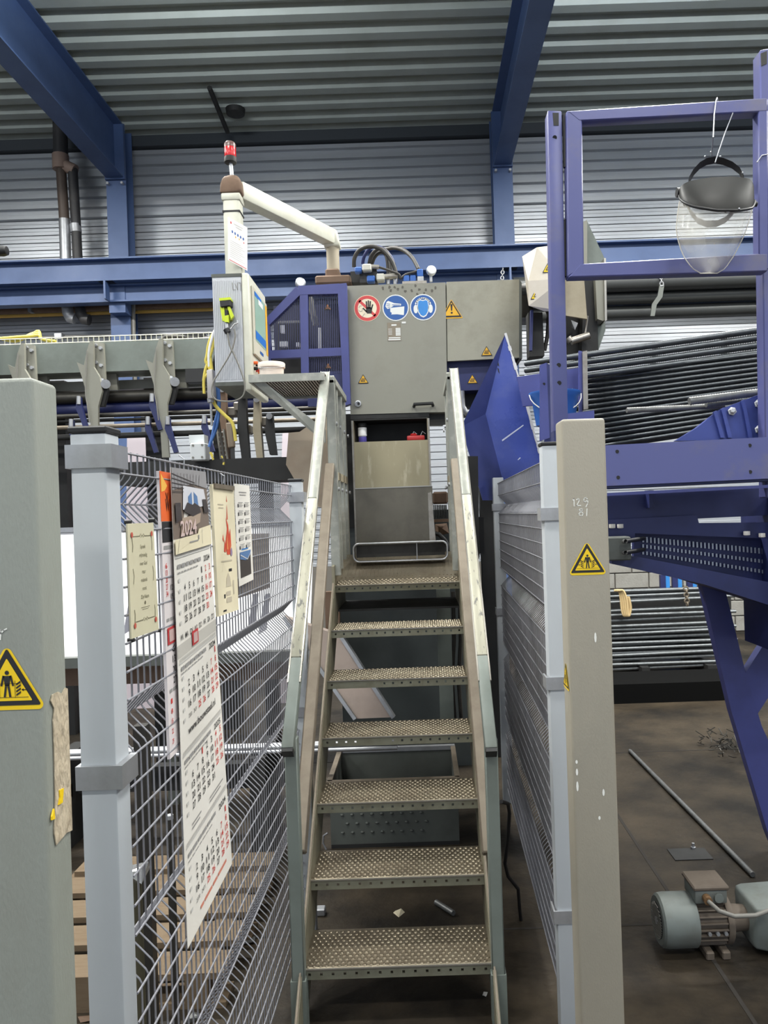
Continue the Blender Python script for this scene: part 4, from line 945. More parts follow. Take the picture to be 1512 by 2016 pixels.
# sheet metal chute cabinet between stair and machine
ch = thing('chute_cabinet', 'scuffed beige sheet metal chute cabinet below the machine door', 'cabinet', P(770, 1080, 4.42))
zf = RISE*7-0.02
yc = 4.42
x0c, x1c = P(696, 900, yc).x, P(845, 900, yc).x; zt = P(770, 826, yc).z; zn = P(770, 868, yc).z; zm = P(770, 960, yc).z
MB().box(x0c, x0c+0.006, yc, yc+0.25, zf, zt).build('side_panel', BEIGE, ch); MB().box(x1c-0.006, x1c, yc, yc+0.25, zf, zt).build('side_panel', BEIGE, ch)
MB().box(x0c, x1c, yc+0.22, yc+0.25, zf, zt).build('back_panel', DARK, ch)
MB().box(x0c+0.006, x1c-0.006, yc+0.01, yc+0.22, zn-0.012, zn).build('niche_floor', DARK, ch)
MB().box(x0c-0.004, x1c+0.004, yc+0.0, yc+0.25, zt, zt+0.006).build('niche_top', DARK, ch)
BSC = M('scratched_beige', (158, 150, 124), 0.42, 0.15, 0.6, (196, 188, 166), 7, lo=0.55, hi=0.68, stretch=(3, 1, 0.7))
MB().box(x0c+0.006, x1c-0.006, yc+0.004, yc+0.010, zm+0.003, zn).build('upper_plate', BSC, ch)
MB().box(x0c+0.004, x1c+0.012, yc-0.012, yc-0.004, zf+0.02, zm).build('lower_plate', M('scratched_dark_sheet', (112, 108, 98), 0.38, 0.4, 0.6, (72, 70, 68), 4), ch)
MB().bar((x0c+0.004, yc-0.008, zm), (x1c+0.01, yc-0.008, zm+0.002), 0.014, 0.006).build('bent_lip', EDGE, ch)
for x in (x0c-0.006, x1c-0.002): MB().box(x, x+0.010, yc-0.006, yc+0.02, zf, zt).build('corner_flange', STEEL, ch)
MB().prism([P(842, 960, yc-0.01), P(848, 958, yc-0.01), P(858, 1065, yc-0.03), P(846, 1066, yc-0.03)], (0, 0.02, 0)).build('bent_flange', STEEL, ch)
# things in its niche
c = P(714, 867, yc+0.06); c.z = zn
t = thing('spray_can', 'white aerosol can standing on a purple cap in the niche', 'spray can', c)
MB().lathe([(0.022, 0), (0.024, 0.003), (0.024, 0.032), (0.022, 0.034)], c, n=18).build('cap', M('purple_cap', (92, 84, 168), 0.4), t, smooth=40)
MB().lathe([(0.020, 0.034), (0.026, 0.040), (0.026, 0.098), (0.024, 0.102)], c, n=18).build('body', WPAINT, t, smooth=40)
MB().lathe([(0.0265, 0.088), (0.0265, 0.112), (0.022, 0.116)], c, n=18).build('dirty_end', DARK, t, smooth=40)
c = P(818, 866, yc+0.05); c.z = zn
t = thing('hand_tool', 'red hand tool lying at the end of the niche', 'tool', c)
MB().box(c.x-0.05, c.x+0.055, c.y-0.03, c.y+0.03, c.z, c.z+0.03).bevel(0.008, 2).build('body', M('tool_red', (176, 40, 40), 0.4), t, smooth=40)
MB().box(c.x-0.03, c.x+0.01, c.y-0.02, c.y+0.02, c.z+0.03, c.z+0.042).bevel(0.006, 1).build('top_plate', M('tool_red', (0, 0, 0)), t)
for dx in (-0.02, 0.03): MB().tube([c+Vector((dx, 0, 0.03)), c+Vector((dx+0.012, 0, 0.055)), c+Vector((dx+0.03, 0, 0.04))], 0.002, 6).build('wire', GALV, t)

# ================================================================== console on its arm
cs = thing('control_console', 'aluminium control console hung from a cream swing arm with a red beacon', 'control panel', P(455, 756, 4.1))
Yc = 4.0; xa, xb = P(421, 650, Yc).x, P(478, 650, Yc).x; zt, zb_ = P(455, 545, Yc).z, P(455, 752, Yc).z
MB().box(xa, xb, Yc, Yc+0.44, zb_, zt).build('housing', RIBAL, cs)
rb = MB().box(-0.002, 0.002, Yc-0.003, Yc, zb_+0.012, zt-0.02).mesh('rib'); nr = 16
for k in range(nr): inst('rib', rb, RIBAL, cs, (xa+0.006+(xb-xa-0.012)*k/(nr-1), 0, 0))
MB().box(xa-0.004, xb+0.004, Yc-0.004, Yc+0.44, zt, zt+0.016).build('top_cap', GREYD, cs); MB().box(xa-0.002, xb+0.002, Yc-0.004, Yc+0.44, zb_-0.02, zb_).build('bottom_cap', GREYD, cs)
xz = P(493, 650, Yc).x
MB().box(xb, xz, Yc-0.004, Yc+0.44, zb_-0.05, zt+0.02).bevel(0.012, 3).build('bezel', ALU, cs, smooth=40)
zs1, zs0 = P(505, 560, Yc).z, P(505, 690, Yc).z
MB().box(xz, xz+0.012, Yc+0.04, Yc+0.41, zs0-0.01, zs1+0.01).bevel(0.004, 1).build('screen_frame', M('screen_frame', (196, 192, 176), 0.5), cs)
mp = plane_map((xz+0.0125, Yc+0.04, zs0), (0, 1, 0), (0, 0, 1), (1, 0, 0)); hh = zs1-zs0
s = decal('screen', M('screen_green', (146, 176, 160), 0.25, emit=0.15), rect(0.03, 0.07, 0.30, hh-0.01), mp, 1, cs)
decal('screen_bars', M('screen_blue', (44, 110, 190), 0.3, emit=0.15), rect(0.03, 0.08, 0.30, 0.125)+rect(0.03, hh-0.035, 0.20, hh-0.012), mp, 2, s); decal('screen_window', M('screen_white', (226, 230, 226), 0.3, emit=0.15), rect(0.12, hh-0.06, 0.24, hh-0.03), mp, 3, s)
decal('key_strip', YEL2, rect(0.31, 0.05, 0.36, hh-0.01), mp, 1, cs); decal('maker_mark', SBLUE, rect(0.13, 0.02, 0.22, 0.036), mp, 1, cs)
zz = P(500, 710, Yc).z
for k in range(4):
    for j in range(2):
        q = Vector((xz, Yc+0.06+0.05*k, zz-0.03*j)); MB().cyl(q, q+Vector((0.02, 0, 0)), 0.009, n=10).build('push_button', [M('button_orange', (230, 120, 50), 0.4), M('button_green', (40, 110, 80), 0.4), BLACK, REDP][(k+2*j) % 4] if k else [ORANGE, M('button_green', (0, 0, 0))][j], cs)
mp = plane_map((P(466, 565, Yc).x, Yc-0.0035, P(466, 565, Yc).z), (1, 0, 0), (0, 0, 1), (0, -1, 0)); q = Yc/F
decal('scribble', GCAB, stroke([(-8*q, 8*q), (-7*q, -6*q), (-2*q, -6*q)], 1*q)+stroke([(2*q, 8*q), (2*q, -6*q), (-3*q, 6*q)], 1*q)+stroke([(4*q, 8*q), (8*q, 7*q), (8*q, -8*q)], 1*q), mp, 1, cs)
# pole, elbow, arm
YPo = 4.22; xp = P(462, 500, YPo).x; zj = P(452, 380, YPo).z
MB().box(xp-0.045, xp+0.045, YPo-0.05, YPo+0.05, zt+0.012, zj-0.02).bevel(0.012, 2).build('pole', ALU, cs, smooth=40)
MB().box(xp-0.052, xp+0.052, YPo-0.056, YPo+0.056, zj-0.06, zj-0.02).bevel(0.008, 2).build('pole_collar', ALU, cs, smooth=40)
MB().hull([Vector((xp+a*0.06, YPo+b_*0.06, zj-0.02)) for a in (-1, 1) for b_ in (-1, 1)]+[Vector((xp+a*0.055, YPo+b_*0.05, zj+0.055)) for a in (-1, 1) for b_ in (-1, 1)]+[Vector((xp+a*0.03, YPo+b_*0.03, zj+0.09)) for a in (-1, 1) for b_ in (-1, 1)]).bevel(0.012, 2).build('elbow', MAROON, cs, smooth=50)
Ya = 5.02; xe, ze = P(655, 494, Ya).x, zj+0.015
MB().bar((xp+0.02, YPo+0.03, zj+0.02), (xe, Ya, ze+0.005), 0.085, 0.10).bevel(0.010, 2).build('arm', ALU, cs, smooth=40)
MB().hull([Vector((xe+a*0.055, Ya+b_*0.05, ze-0.06)) for a in (-1, 1) for b_ in (-1, 1)]+[Vector((xe+a*0.045-0.01, Ya+b_*0.045, ze+0.05)) for a in (-1, 1) for b_ in (-1, 1)]).bevel(0.014, 2).build('arm_elbow', ALU, cs, smooth=50)
MB().cyl((xe, Ya, P(655, 535, Ya).z), (xe, Ya, ze-0.05), 0.042, n=16).build('pivot_neck', M('dusty_pivot', (168, 158, 138), 0.7), cs, smooth=40)
MB().tube([Vector((xp, YPo, zj+0.085)), Vector((xp-0.005, YPo, P(446, 321, YPo).z))], 0.011, 12).build('beacon_stem', GALV, cs, smooth=40)
c = Vector((xp-0.006, YPo, P(443, 322, YPo).z))
be = MB().lathe([(0.030, 0), (0.034, 0.004), (0.034, 0.03), (0.031, 0.034)], c, n=20).build('beacon_base', DARK, cs, smooth=40)
MB().lathe([(0.031, 0.034), (0.032, 0.038), (0.032, 0.085), (0.030, 0.09)], c, n=20).build('beacon_lens', M('red_lens', (206, 42, 48), 0.2), cs, smooth=40)
MB().lathe([(0.0325, 0.085), (0.032, 0.105), (0.026, 0.114), (0.01, 0.117)], c, n=20).build('beacon_cap', M('beacon_cap', (110, 84, 80), 0.3), cs, smooth=40)
MB().lathe([(0.034, 0), (0.034, 0.006)], Vector((xp-0.0, YPo-0.05, 0))*0+Vector((xp, YPo, P(455, 425, YPo).z)), n=4).build('cable_tie', BLACK, cs)
MB().box(xp-0.048, xp+0.048, YPo-0.053, YPo+0.053, P(455, 424, YPo).z, P(455, 421, YPo).z).build('cable_tie', BLACK, cs)
# instruction sheet on the pole
TL, TR, BR, BL = P(449, 427, 4.10), P(487, 448, 4.20), P(487, 533, 4.20), P(449, 512, 4.10)
t = thing('instruction_sheet', 'laminated white instruction sheet tied to the console pole', 'sheet', BL)
nn = (TR-TL).cross(BL-TL).normalized(); nn = nn if nn.y < 0 else -nn
MB().prism([TL, TR, BR, BL], nn*-0.002).build('sheet', M('laminated_white', (232, 230, 230), 0.3), t)
mp = quad_map(TL, TR, BR, BL, 0.21, 0.26, nn)
decal('blue_symbols', SBLUE, [p for k in range(5) for p in disc(0.045+0.03*k, 0.185-0.002*k, 0.009, 10)], mp, 1, t)
decal('red_marks', SRED, disc(0.03, 0.235, 0.008, 10)+disc(0.17, 0.155, 0.008, 3)+rect(0.01, 0.006, 0.2, 0.010), mp, 1, t); decal('yellow_marks', YEL2, [p for k in range(2) for p in disc(0.08+0.04*k, 0.162, 0.009, 3)], mp, 1, t)
decal('text_lines', LINK, [p for k in range(9) for p in rect(0.02, 0.03+0.012*k, 0.18-0.02*(k % 3), 0.033+0.012*k)]+rect(0.06, 0.235, 0.16, 0.241)+rect(0.08, 0.222, 0.15, 0.227), mp, 1, t)
# lime green handset with its lead
cY = Yc-0.03
t = thing('handset', 'lime and black handset with a dark lead clipped to the console side', 'handset', P(443, 655, cY))
MB().pprism([(432, 590), (453, 588), (454, 602), (434, 605)], cY-0.02, 0.05).bevel(0.004, 1).build('head', BLACK, t)
MB().pprism([(431, 587), (453, 585), (454, 590), (432, 592)], cY-0.022, 0.054).build('head_cover', LIME, t)
MB().pprism([(433, 604), (441, 604), (444, 632), (438, 632)], cY-0.01, 0.03).build('grip', LIME, t); MB().pprism([(446, 600), (450, 599), (460, 622), (455, 628)], cY-0.012, 0.02).build('lever', LIME, t)
MB().pprism([(440, 606), (451, 606), (456, 630), (444, 632)], cY+0.0, 0.025).build('back_shell', M('olive_lime', (150, 156, 30), 0.5), t)
MB().pprism([(442, 610), (448, 610), (449, 630), (443, 630)], cY-0.016, 0.03).build('trigger', BLACK, t); MB().pprism([(441, 622), (450, 620), (450, 634), (442, 634)], cY-0.018, 0.02).build('lime_band', LIME, t)
MB().tube([P(444, 632, cY), P(447, 650, cY)], 0.011, 10).build('barrel', GALV, t, smooth=40); MB().tube([P(445, 648, cY), P(449, 655, cY)], 0.016, 10).build('plug', BLACK, t, smooth=40)
MB().tube([P(454, 648, cY), P(462, 638, cY), P(468, 636, cY), P(467, 630, cY)], 0.004, 6).build('carabiner', GALV, t, smooth=40)
hose([(448, 655), (452, 680), (462, 700), (476, 735), (482, 760), (478, 780), (462, 789), (440, 790), (424, 786), (417, 772), (420, 752), (432, 732), (448, 706), (458, 685), (463, 662), (461, 648)], cY-0.008, cY-0.006, 0.0042, GCAB, t, 'lead')
# ================================================================== bar conveyor on the left
YB = 5.8
cv = thing('discharge_conveyor', 'grey-green bar discharge conveyor with hooked arms behind the left fence', 'conveyor', (-2.2, 6.0, 0))
ZT, ZB = P(250, 672, YB).z, P(250, 730, YB).z
xe = P(421, 700, YB).x
MB().box(-4.2, xe, YB, YB+0.25, ZB, ZT).build('main_beam', GREEN, cv)
# wire cable tray on top
b = MB()
for yy in (YB+0.02, YB+0.23):
    for zz in (ZT+0.01, ZT+0.05): b.tube([(-4.2, yy, zz), (xe, yy, zz)], 0.004, 5)
x = -4.2
while x < xe:
    b.tube([(x, YB+0.23, ZT+0.05), (x, YB+0.23, ZT+0.004), (x, YB+0.02, ZT+0.004), (x, YB+0.02, ZT+0.05)], 0.004, 5); x += 0.04
b.build('cable_tray', M('tray_wire', (206, 204, 186), 0.5, 0.3), cv)
for k in range(5):
    hose([(-20, 668-2*k), (30, 664+k*2), (60, 662-k), (76, 660-(k % 3)*4), (82, 668), (110, 672)], YB+0.04+0.03*k, YB+0.05+0.03*k, 0.012, YCAB, cv, 'tray_cable')
hose([(320, 668), (335, 663), (420, 667)], YB+0.1, YB+0.12, 0.018, RUBBER, cv, 'tray_cable'); MB().pbox(362, 655, 402, 664, YB+0.1, 0.08).bevel(0.006, 1).build('tray_sensor', DARK, cv)
hook_a = [(151, 713), (165, 719), (171, 690), (177, 671), (183, 671), (184, 722), (196, 742), (201, 770), (193, 800), (193, 845), (197, 905), (183, 905), (179, 840), (172, 800), (169, 770), (161, 742)]
hook_b = [(184, 672), (203, 675), (207, 748), (197, 742), (186, 724)]
for k, dx in enumerate((-136, 0, 136)):
    dy = -0.033*dx
    h = MB().pprism([(x+dx, y+dy) for x, y in hook_a], YB-0.10, 0.03).build('hook_arm', GREY, cv)
    p = MB().pprism([(x+dx, y+dy) for x, y in hook_b], YB-0.03, 0.03).build('hook_plate', GREY, cv)
    for (bx, by) in ((189, 680), (199, 686), (190, 714), (200, 720)):
        c = P(bx+dx, by+dy, YB-0.03); MB().cyl(c+Vector((0, -0.02, 0)), c, 0.014, n=6).build('bolt', GALV, p)
    MB().pprism([(205+dx, 735+dy), (228+dx, 733+dy), (232+dx, 768+dy), (212+dx, 768+dy)], YB+0.1, 0.04).build('hanger_plate', GREY, cv)
    MB().pprism([(196+dx, 752+dy), (206+dx, 746+dy), (212+dx, 770+dy), (204+dx, 800+dy), (192+dx, 800+dy)], YB-0.06, 0.04).build('pivot_block', DARK, cv)
    MB().cyl(P(208+dx, 756+dy, YB-0.09), P(208+dx, 756+dy, YB), 0.035, n=12).build('roller', GALV, cv, smooth=40)
    hose([(171+dx, 690+dy), (170+dx, 720+dy), (168+dx, 770+dy), (172+dx, 800+dy), (176+dx, 832+dy)], YB-0.12, YB-0.12, 0.004, GCAB, cv, 'air_hose')
def lev(name, yt, yb_, Y, d, mat, xr=640, xl=-60): 
    return MB().box(P(xl, 700, Y).x, P(xr, 700, Y).x, Y, Y+d, P(250, yb_, Y).z, P(250, yt, Y).z).build(name, mat, cv)
lev('lower_rail', 748, 766, YB+0.25, 0.1, GREY, 425)
def rod(name, yc, r, Y, mat, xr=640, xl=-60): return MB().tube([(P(xl, 700, Y).x, Y, P(250, yc, Y).z), (P(xr, 700, Y).x, Y, P(250, yc, Y).z)], r, 12).build(name, mat, cv, smooth=40)
rod('shaft', 780, 0.045, YB+0.1, DKST); rod('shaft', 803, 0.05, YB+0.15, NAVY); rod('shaft', 816, 0.018, YB, DKST); rod('shaft', 838, 0.016, YB-0.05, RUST); rod('shaft', 857, 0.022, YB-0.02, DARK); rod('shaft', 826, 0.012, YB+0.1, DARK)
for px, py in ((155, 790), (299, 785), (140, 835), (291, 830), (402, 828), (330, 830)):
    MB().pprism([(px-4, py-8), (px+4, py-8), (px+5, py+8), (px+14, py+40), (px+20, py+60), (px+12, py+62), (px+4, py+38), (px-6, py+14)], YB-0.12, 0.03).build('stop_hook', NAVY, cv)
    MB().cyl(P(px, py-10, YB-0.12), P(px, py+6, YB-0.12), 0.016, n=10).build('hook_tip', GALV, cv, smooth=40)
MB().pbox(365, 726, 404, 752, YB-0.01, 0.1).build('black_box', BLACK, cv)
MB().box(P(230, 920, 5.2).x, P(600, 920, 5.2).x, 5.2, 5.6, P(400, 950, 5.2).z, P(400, 905, 5.2).z).build('lower_beam', DARK, cv)
for px in (60, 260, 400): MB().box(P(px, 900, YB).x, P(px+35, 900, YB).x, YB+0.3, YB+0.45, 0, ZB).build('leg', DARK, cv)
for px in (300, 520): x_ = P(px, 920, 5.3).x; MB().box(x_-0.04, x_+0.04, 5.3, 5.4, 0, P(400, 948, 5.2).z).build('leg', DARK, cv)
# dark tilting arms near the console
for (px, w_, yt, yb_, m) in ((476, 14, 775, 905, DARK), (530, 12, 815, 895, DARK), (505, 11, 782, 912, BEIGE), (437, 12, 762, 915, MAROON)):
    MB().pprism([(px-w_/2, yt), (px+w_/2, yt), (px+w_/2+3, (yt+yb_)/2), (px+w_/2+8, yb_), (px-w_/2+7, yb_), (px-w_/2-2, (yt+yb_)/2)], 5.3, 0.06).build('tilting_arm', m, cv)
    MB().cyl(P(px, yt+4, 5.24), P(px, yt+4, 5.32), 0.022, n=10).build('pin', GALV, cv, smooth=40)
for px, py in ((468, 800), (455, 810), (484, 845), (522, 830)): MB().pbox(px-9, py-9, px+9, py+9, 5.35, 0.1).bevel(0.008, 1).build('actuator', M('actuator_grey', (112, 106, 96), 0.5, 0.2), cv)
# lower chute next to the stair: bent beige sheet
tag(MB().pprism([(568, 852), (590, 850), (640, 815), (660, 860), (660, 1010), (606, 990), (563, 915)], 4.62, 0.012).build('bent_sheet', M('pale_bent_sheet', (170, 156, 138), 0.5, 0.1, 0.5, (146, 116, 96), 3)), 'bent pale sheet metal plate standing between the shelf brace and the fence', 'sheet metal')

# cables hanging beside the console
cb = thing('cable_bundle', 'bundle of yellow blue and white cables hanging beside the console', 'cables', P(430, 905, 5.0))
YH = 4.36
hose([(468, 640), (428, 648), (412, 672), (407, 700), (405, 712), (413, 730), (402, 745), (402, 775)], YH, YH, 0.008, YCAB, cb, 'cable')
hose([(468, 640), (429, 646), (417, 690), (410, 712), (404, 730), (401, 750)], YH, YH, 0.009, YCAB, cb, 'cable')
hose([(468, 640), (429, 644), (420, 680), (414, 700), (418, 740), (420, 790), (440, 815), (458, 834), (464, 868)], YH+0.02, YH-0.02, 0.010, YCAB, cb, 'cable')
hose([(468, 640), (428, 645), (415, 675), (411, 700), (411, 722)], YH-0.02, YH, 0.008, WPAINT, cb, 'cable')
hose([(468, 640), (425, 660), (426, 700), (428, 760), (431, 800), (424, 830), (418, 860), (412, 880)], YH+0.03, YH, 0.010, BCAB, cb, 'cable')
hose([(468, 640), (428, 690), (430, 760), (432, 800), (427, 840), (416, 868)], YH+0.03, YH, 0.008, BCAB, cb, 'cable')
hose([(468, 640), (424, 700), (424, 760), (430, 830), (438, 880), (441, 910)], YH+0.05, YH, 0.009, RUBBER, cb, 'cable')
hose([(420, 905), (414, 890), (419, 898)], YH, YH, 0.006, YCAB, cb, 'cable'); hose([(436, 898), (441, 905), (440, 915)], YH, YH, 0.006, YCAB, cb, 'cable')
t = thing('air_cylinder', 'grey pneumatic cylinder with a thin rod hanging under the cables', 'cylinder', P(415, 840, YH))
MB().pprism([(406, 728), (418, 726), (421, 784), (408, 785)], YH-0.06, 0.06).bevel(0.006, 2).build('barrel', M('cylinder_grey', (176, 172, 170), 0.4, 0.2), t, smooth=40)
MB().tube([P(414, 784, YH-0.03), P(415, 792, YH-0.03)], 0.018, 12).build('end_nut', GALV, t, smooth=40); MB().tube([P(415, 790, YH-0.03), P(417, 838, YH-0.03)], 0.007, 8).build('rod', GALV, t, smooth=40)
t = thing('drag_chain', 'steel cable drag chain ladder below the console', 'cable chain', P(436, 905, 4.9))
for px in (427, 440): MB().tube([P(px, 845, 5.285), P(px+8, 905, 5.285)], 0.008, 6).build('side_rail', GCAB, t)
for k in range(6): MB().tube([P(428+1.3*k, 852+9*k, 5.285), P(441+1.3*k, 851+9*k, 5.285)], 0.006, 6).build('rung', GCAB, t)
t = thing('limit_switch', 'dusty oblong switch box with a yellow lead under the console', 'switch', P(452, 880, 4.85))
MB().pprism([(444, 832), (457, 832), (460, 880), (449, 882)], 5.235, 0.06).bevel(0.006, 1).build('body', M('dusty_box', (132, 118, 102), 0.6, 0, 0.5, (96, 82, 68), 10), t)
t = thing('junction_box', 'white square junction box with four screws among the conveyor arms', 'junction box', P(389, 905, 5.1))
MB().pbox(374, 872, 404, 906, 5.1, 0.12).bevel(0.006, 1).build('body', M('white_box', (206, 210, 212), 0.5), t)
MB().pbox(372, 856, 402, 872, 5.2, 0.1).build('lid_rear', M('white_box', (0, 0, 0)), t)
for px, py in ((380, 877), (398, 876), (380, 901), (398, 900)): c = P(px, py, 5.1); MB().cyl(c+Vector((0, -0.004, 0)), c, 0.008, n=8).build('screw', GCAB, t)
# pale sheets leaning far behind
LIL = M('pale_lilac_sheet', (206, 196, 204), 0.4)
tag(MB().pprism([(250, 858), (318, 855), (330, 1393), (245, 1396)], 6.9, 0.02).build('leaning_sheet', LIL), 'pale lilac sheet standing behind the conveyor hooks', 'sheet')
tag(MB().pprism([(556, 845), (575, 845), (566, 1384), (543, 1385)], 6.9, 0.02).build('leaning_sheet', LIL), 'narrow pale lilac sheet behind the console shelf', 'sheet')

# ================================================================== behind the left fence, low down
t = thing('white_hopper', 'bright white sheet metal hopper standing behind the mesh fence', 'hopper', (-1.5, 4.9, 0))
WH = M('bright_white_sheet', (248, 248, 250), 0.45, 0, 0.15, (220, 216, 222), 2)
xa, xb = P(60, 1160, 4.5).x, P(606, 1160, 4.5).x; zt, zb_ = P(400, 1040, 4.5).z, P(400, 1284, 4.5).z
MB().prism([(xa, 4.5, zb_), (xb, 4.5, zb_), (xb, 4.86, zt), (xa, 4.86, zt)], (0, 0.02, 0.0)).build('front_sheet', WH, t)
MB().box(xa, xb, 4.84, 4.90, zt, zt+0.03).build('top_rail', GALV, t)
MB().box(xa, xb, 4.44, 4.60, zb_-0.06, zb_).build('bottom_rail', GREYD, t)
for px in (70, 330, 585): x = P(px, 1300, 4.5).x; MB().box(x-0.03, x+0.03, 4.52, 4.58, 0, zb_).build('leg', GREYD, t)
for px in (262, 505, 528): MB().pprism([(px-6, 1170), (px+3, 1168), (px-4, 1240), (px-20, 1250)], 4.42, 0.02).build('stay', M('stay_grey', (150, 150, 160), 0.5), t)
tag(MB().box(P(60, 1330, 4.3).x, P(560, 1330, 4.3).x, 4.6, 4.72, P(300, 1345, 4.6).z, P(300, 1300, 4.6).z).build('rusty_beam', MAROON), 'rusty brown beam running under the white hopper', 'beam')
rods = MB().tube([(-1.15, 0, 0), (1.35, 0, 0)], 0.011, 10).mesh('steel_rod', 40)
zz = P(400, 1480, 3.9).z
tr_ = thing('rod_trestle', 'dark low trestle carrying the steel rods behind the mesh fence', 'trestle', (-1.2, 3.95, 0))
for x in (-1.9, -0.85): MB().box(x-0.04, x+0.04, 3.8, 4.2, 0, zz-0.012).build('support', DARK, tr_)
MB().box(-2.0, -0.75, 4.05, 4.12, 0.25, 0.38).build('cross_rail', DARK, tr_)
for k in range(8):
    o = inst('steel_rod', rods, GALV, None, (-1.5, 3.86+0.024*(k % 6)+(0.012 if k > 5 else 0), zz+(0.02 if k > 5 else 0))); tag(o, 'bright steel rod laid across the low trestle behind the mesh', 'rod', 'rods on the low trestle')
t = thing('wooden_pallet', 'dirty wooden pallet lying on the floor behind the mesh fence', 'pallet', (-1.15, 3.0, 0))
for k in range(5): MB().box(-1.6, -0.72, 2.62+0.2*k, 2.76+0.2*k, 0.10, 0.122).build('plank', WOOD, t)
for x in (-1.58, -1.2, -0.82): MB().box(x-0.04, x+0.04, 2.62, 3.56, 0.02, 0.10).build('bearer', WOOD, t)
for k in range(3): MB().box(-1.6, -0.72, 2.62+0.4*k, 2.74+0.4*k, 0.0, 0.02).build('plank', WOOD, t)
t = thing('upright_stake', 'dark round stake with a bright tip standing behind the calendar', 'stake', (P(337, 1800, 2.3).x, 2.3, 0))
MB().cyl((P(337, 1700, 2.3).x, 2.3, 0), (P(337, 1700, 2.3).x, 2.3, P(337, 1612, 2.3).z), 0.012, n=12).build('shaft', DKST, t, smooth=40); q = P(337, 1612, 2.3); q.x = P(337, 1700, 2.3).x; MB().cyl(q, q+Vector((0, 0, 0.012)), 0.011, n=12).build('tip', GALV, t, smooth=40)
tag(MB().box(P(276, 1500, 2.4).x-0.02, P(276, 1500, 2.4).x+0.02, 2.4, 2.44, 0, P(276, 1430, 2.4).z).build('fence_stake', DKST), 'dark square upright standing behind the fence next to its post', 'upright')
t = thing('foil_lamp', 'crumpled shiny foil bundle on a dark stand behind the fence post', 'scrap', (P(262, 1730, 2.0).x, 2.0, 0))
b = MB(); random.seed(3); c = P(265, 1722, 2.0); b.hull([c+Vector((random.uniform(-.035, .035), random.uniform(-.03, .03), random.uniform(-.02, .025))) for _ in range(22)]); b.build('foil', M('foil', (210, 210, 210), 0.2, 0.9), t)
MB().cyl((c.x, 2.0, 0), (c.x, 2.0, c.z), 0.018, n=10).build('stand', M('olive_stand', (70, 66, 48), 0.6), t, smooth=40)

# ================================================================== below the stair
t = thing('scrap_bin', 'open dark steel scrap bin standing on the floor under the stair', 'bin', (-0.12, 4.1, 0))
bx0, bx1 = P(650, 1600, 3.85).x, P(903, 1600, 3.85).x; by0, by1 = 3.85, 4.38; bz = P(775, 1476, by1).z
MB().box(bx0, bx1, by0, by0+0.012, 0.02, bz).build('front_panel', GREYD, t); MB().box(bx0, bx1, by1-0.012, by1, 0.02, bz).build('back_panel', GREYD, t)
for x in (bx0, bx1-0.012): MB().box(x, x+0.012, by0+0.012, by1-0.012, 0.02, bz).build('side_panel', GREYD, t)
MB().box(bx0, bx1, by0, by1, 0.0, 0.02).build('bottom', DARK, t)
b = MB().box(bx0-0.01, bx1+0.01, by1-0.02, by1+0.008, bz-0.004, bz+0.02); b.build('rim', GALV, t)
for x in (bx0-0.012, bx1-0.014): MB().box(x, x+0.026, by0, by1, bz-0.004, bz+0.016).build('rim', RUST, t)
MB().box(bx0-0.01, bx1+0.01, by0-0.01, by0+0.014, bz-0.004, bz+0.016).build('rim', RUST, t)
b = MB()
for r in range(5):
    for k in range(9): c = Vector((bx0+0.06+0.05*k+(0.025 if r % 2 else 0), by0, 0.08+0.045*r)); b.sphere(c, 0.010, 5, 0.6)
b.build('pressed_dimples', GREYD, t, smooth=60, kind='stuff')
MB().tube([P(642, 1672, 3.8), P(636, 1660, 3.8), P(637, 1645, 3.8), P(645, 1640, 3.8)], 0.005, 8).build('handle', GALV, t, smooth=50)
# slide for cut pieces
t = thing('offcut_slide', 'pale dusty steel slide sloping down towards the scrap bin', 'slide', P(720, 1410, 4.42))
A, B_ = P(648, 1335, 4.40), P(700, 1415, 4.36); C_, D_ = P(775, 1412, 4.36), P(672, 1252, 4.43)
A2 = P(560, 1215, 4.45)
MB().prism([A2, B_, C_, D_], (0, 0.01, 0.012)).build('slide_bed', M('slide_dusty', (176, 160, 150), 0.6, 0.1, 0.5, (146, 132, 122), 4), t)
MB().bar(D_, C_, 0.02, 0.06, (0, 1, 0)).build('side_flange', GALV, t); MB().bar(A2, B_, 0.02, 0.05, (0, 1, 0)).build('side_flange', GALV, t)
for px, py in ((712, 1475, ), (840, 1472)):
    pass
t = tag(MB().tube([P(x, y, 4.3) for x, y in ((690, 1470), (693, 1462), (700, 1462), (702, 1468))], 0.005, 8).build('lifting_eye', GALV, smooth=50), 'bright lifting eye above the rim of the scrap bin', 'hook')
# bits on the floor
REB = M('rebar_steel', (122, 124, 124), 0.45, 0.6, 0.5, (84, 76, 68), 20)
def rebar_mesh(L, r, pitch, n=8, ridge=0.12):
    b = MB(); k = int(L/pitch)*2; pts = [(0, L*i/k, 0) for i in range(k+1)]
    return b.tube(pts, [r*(1+(ridge if i % 2 else 0)) for i in range(k+1)], n).mesh('rebar', 60)
def lay(me, p, q, label, group=None, mat=REB, cat='rebar'):
    d = Vector(q)-Vector(p); o = inst('rebar', me, mat, None, p, d.to_track_quat('Y', 'Z').to_matrix())
    o.scale = (1, d.length/MLEN[me.name], 1); return tag(o, label, cat, group)
MLEN = {}
m1 = rebar_mesh(0.2, 0.011, 0.012); MLEN[m1.name] = 0.2
p, q = G(858, 1776, 0.012), G(893, 1798, 0.012); lay(m1, p, q, 'short cut piece of rebar on the floor under the stair')
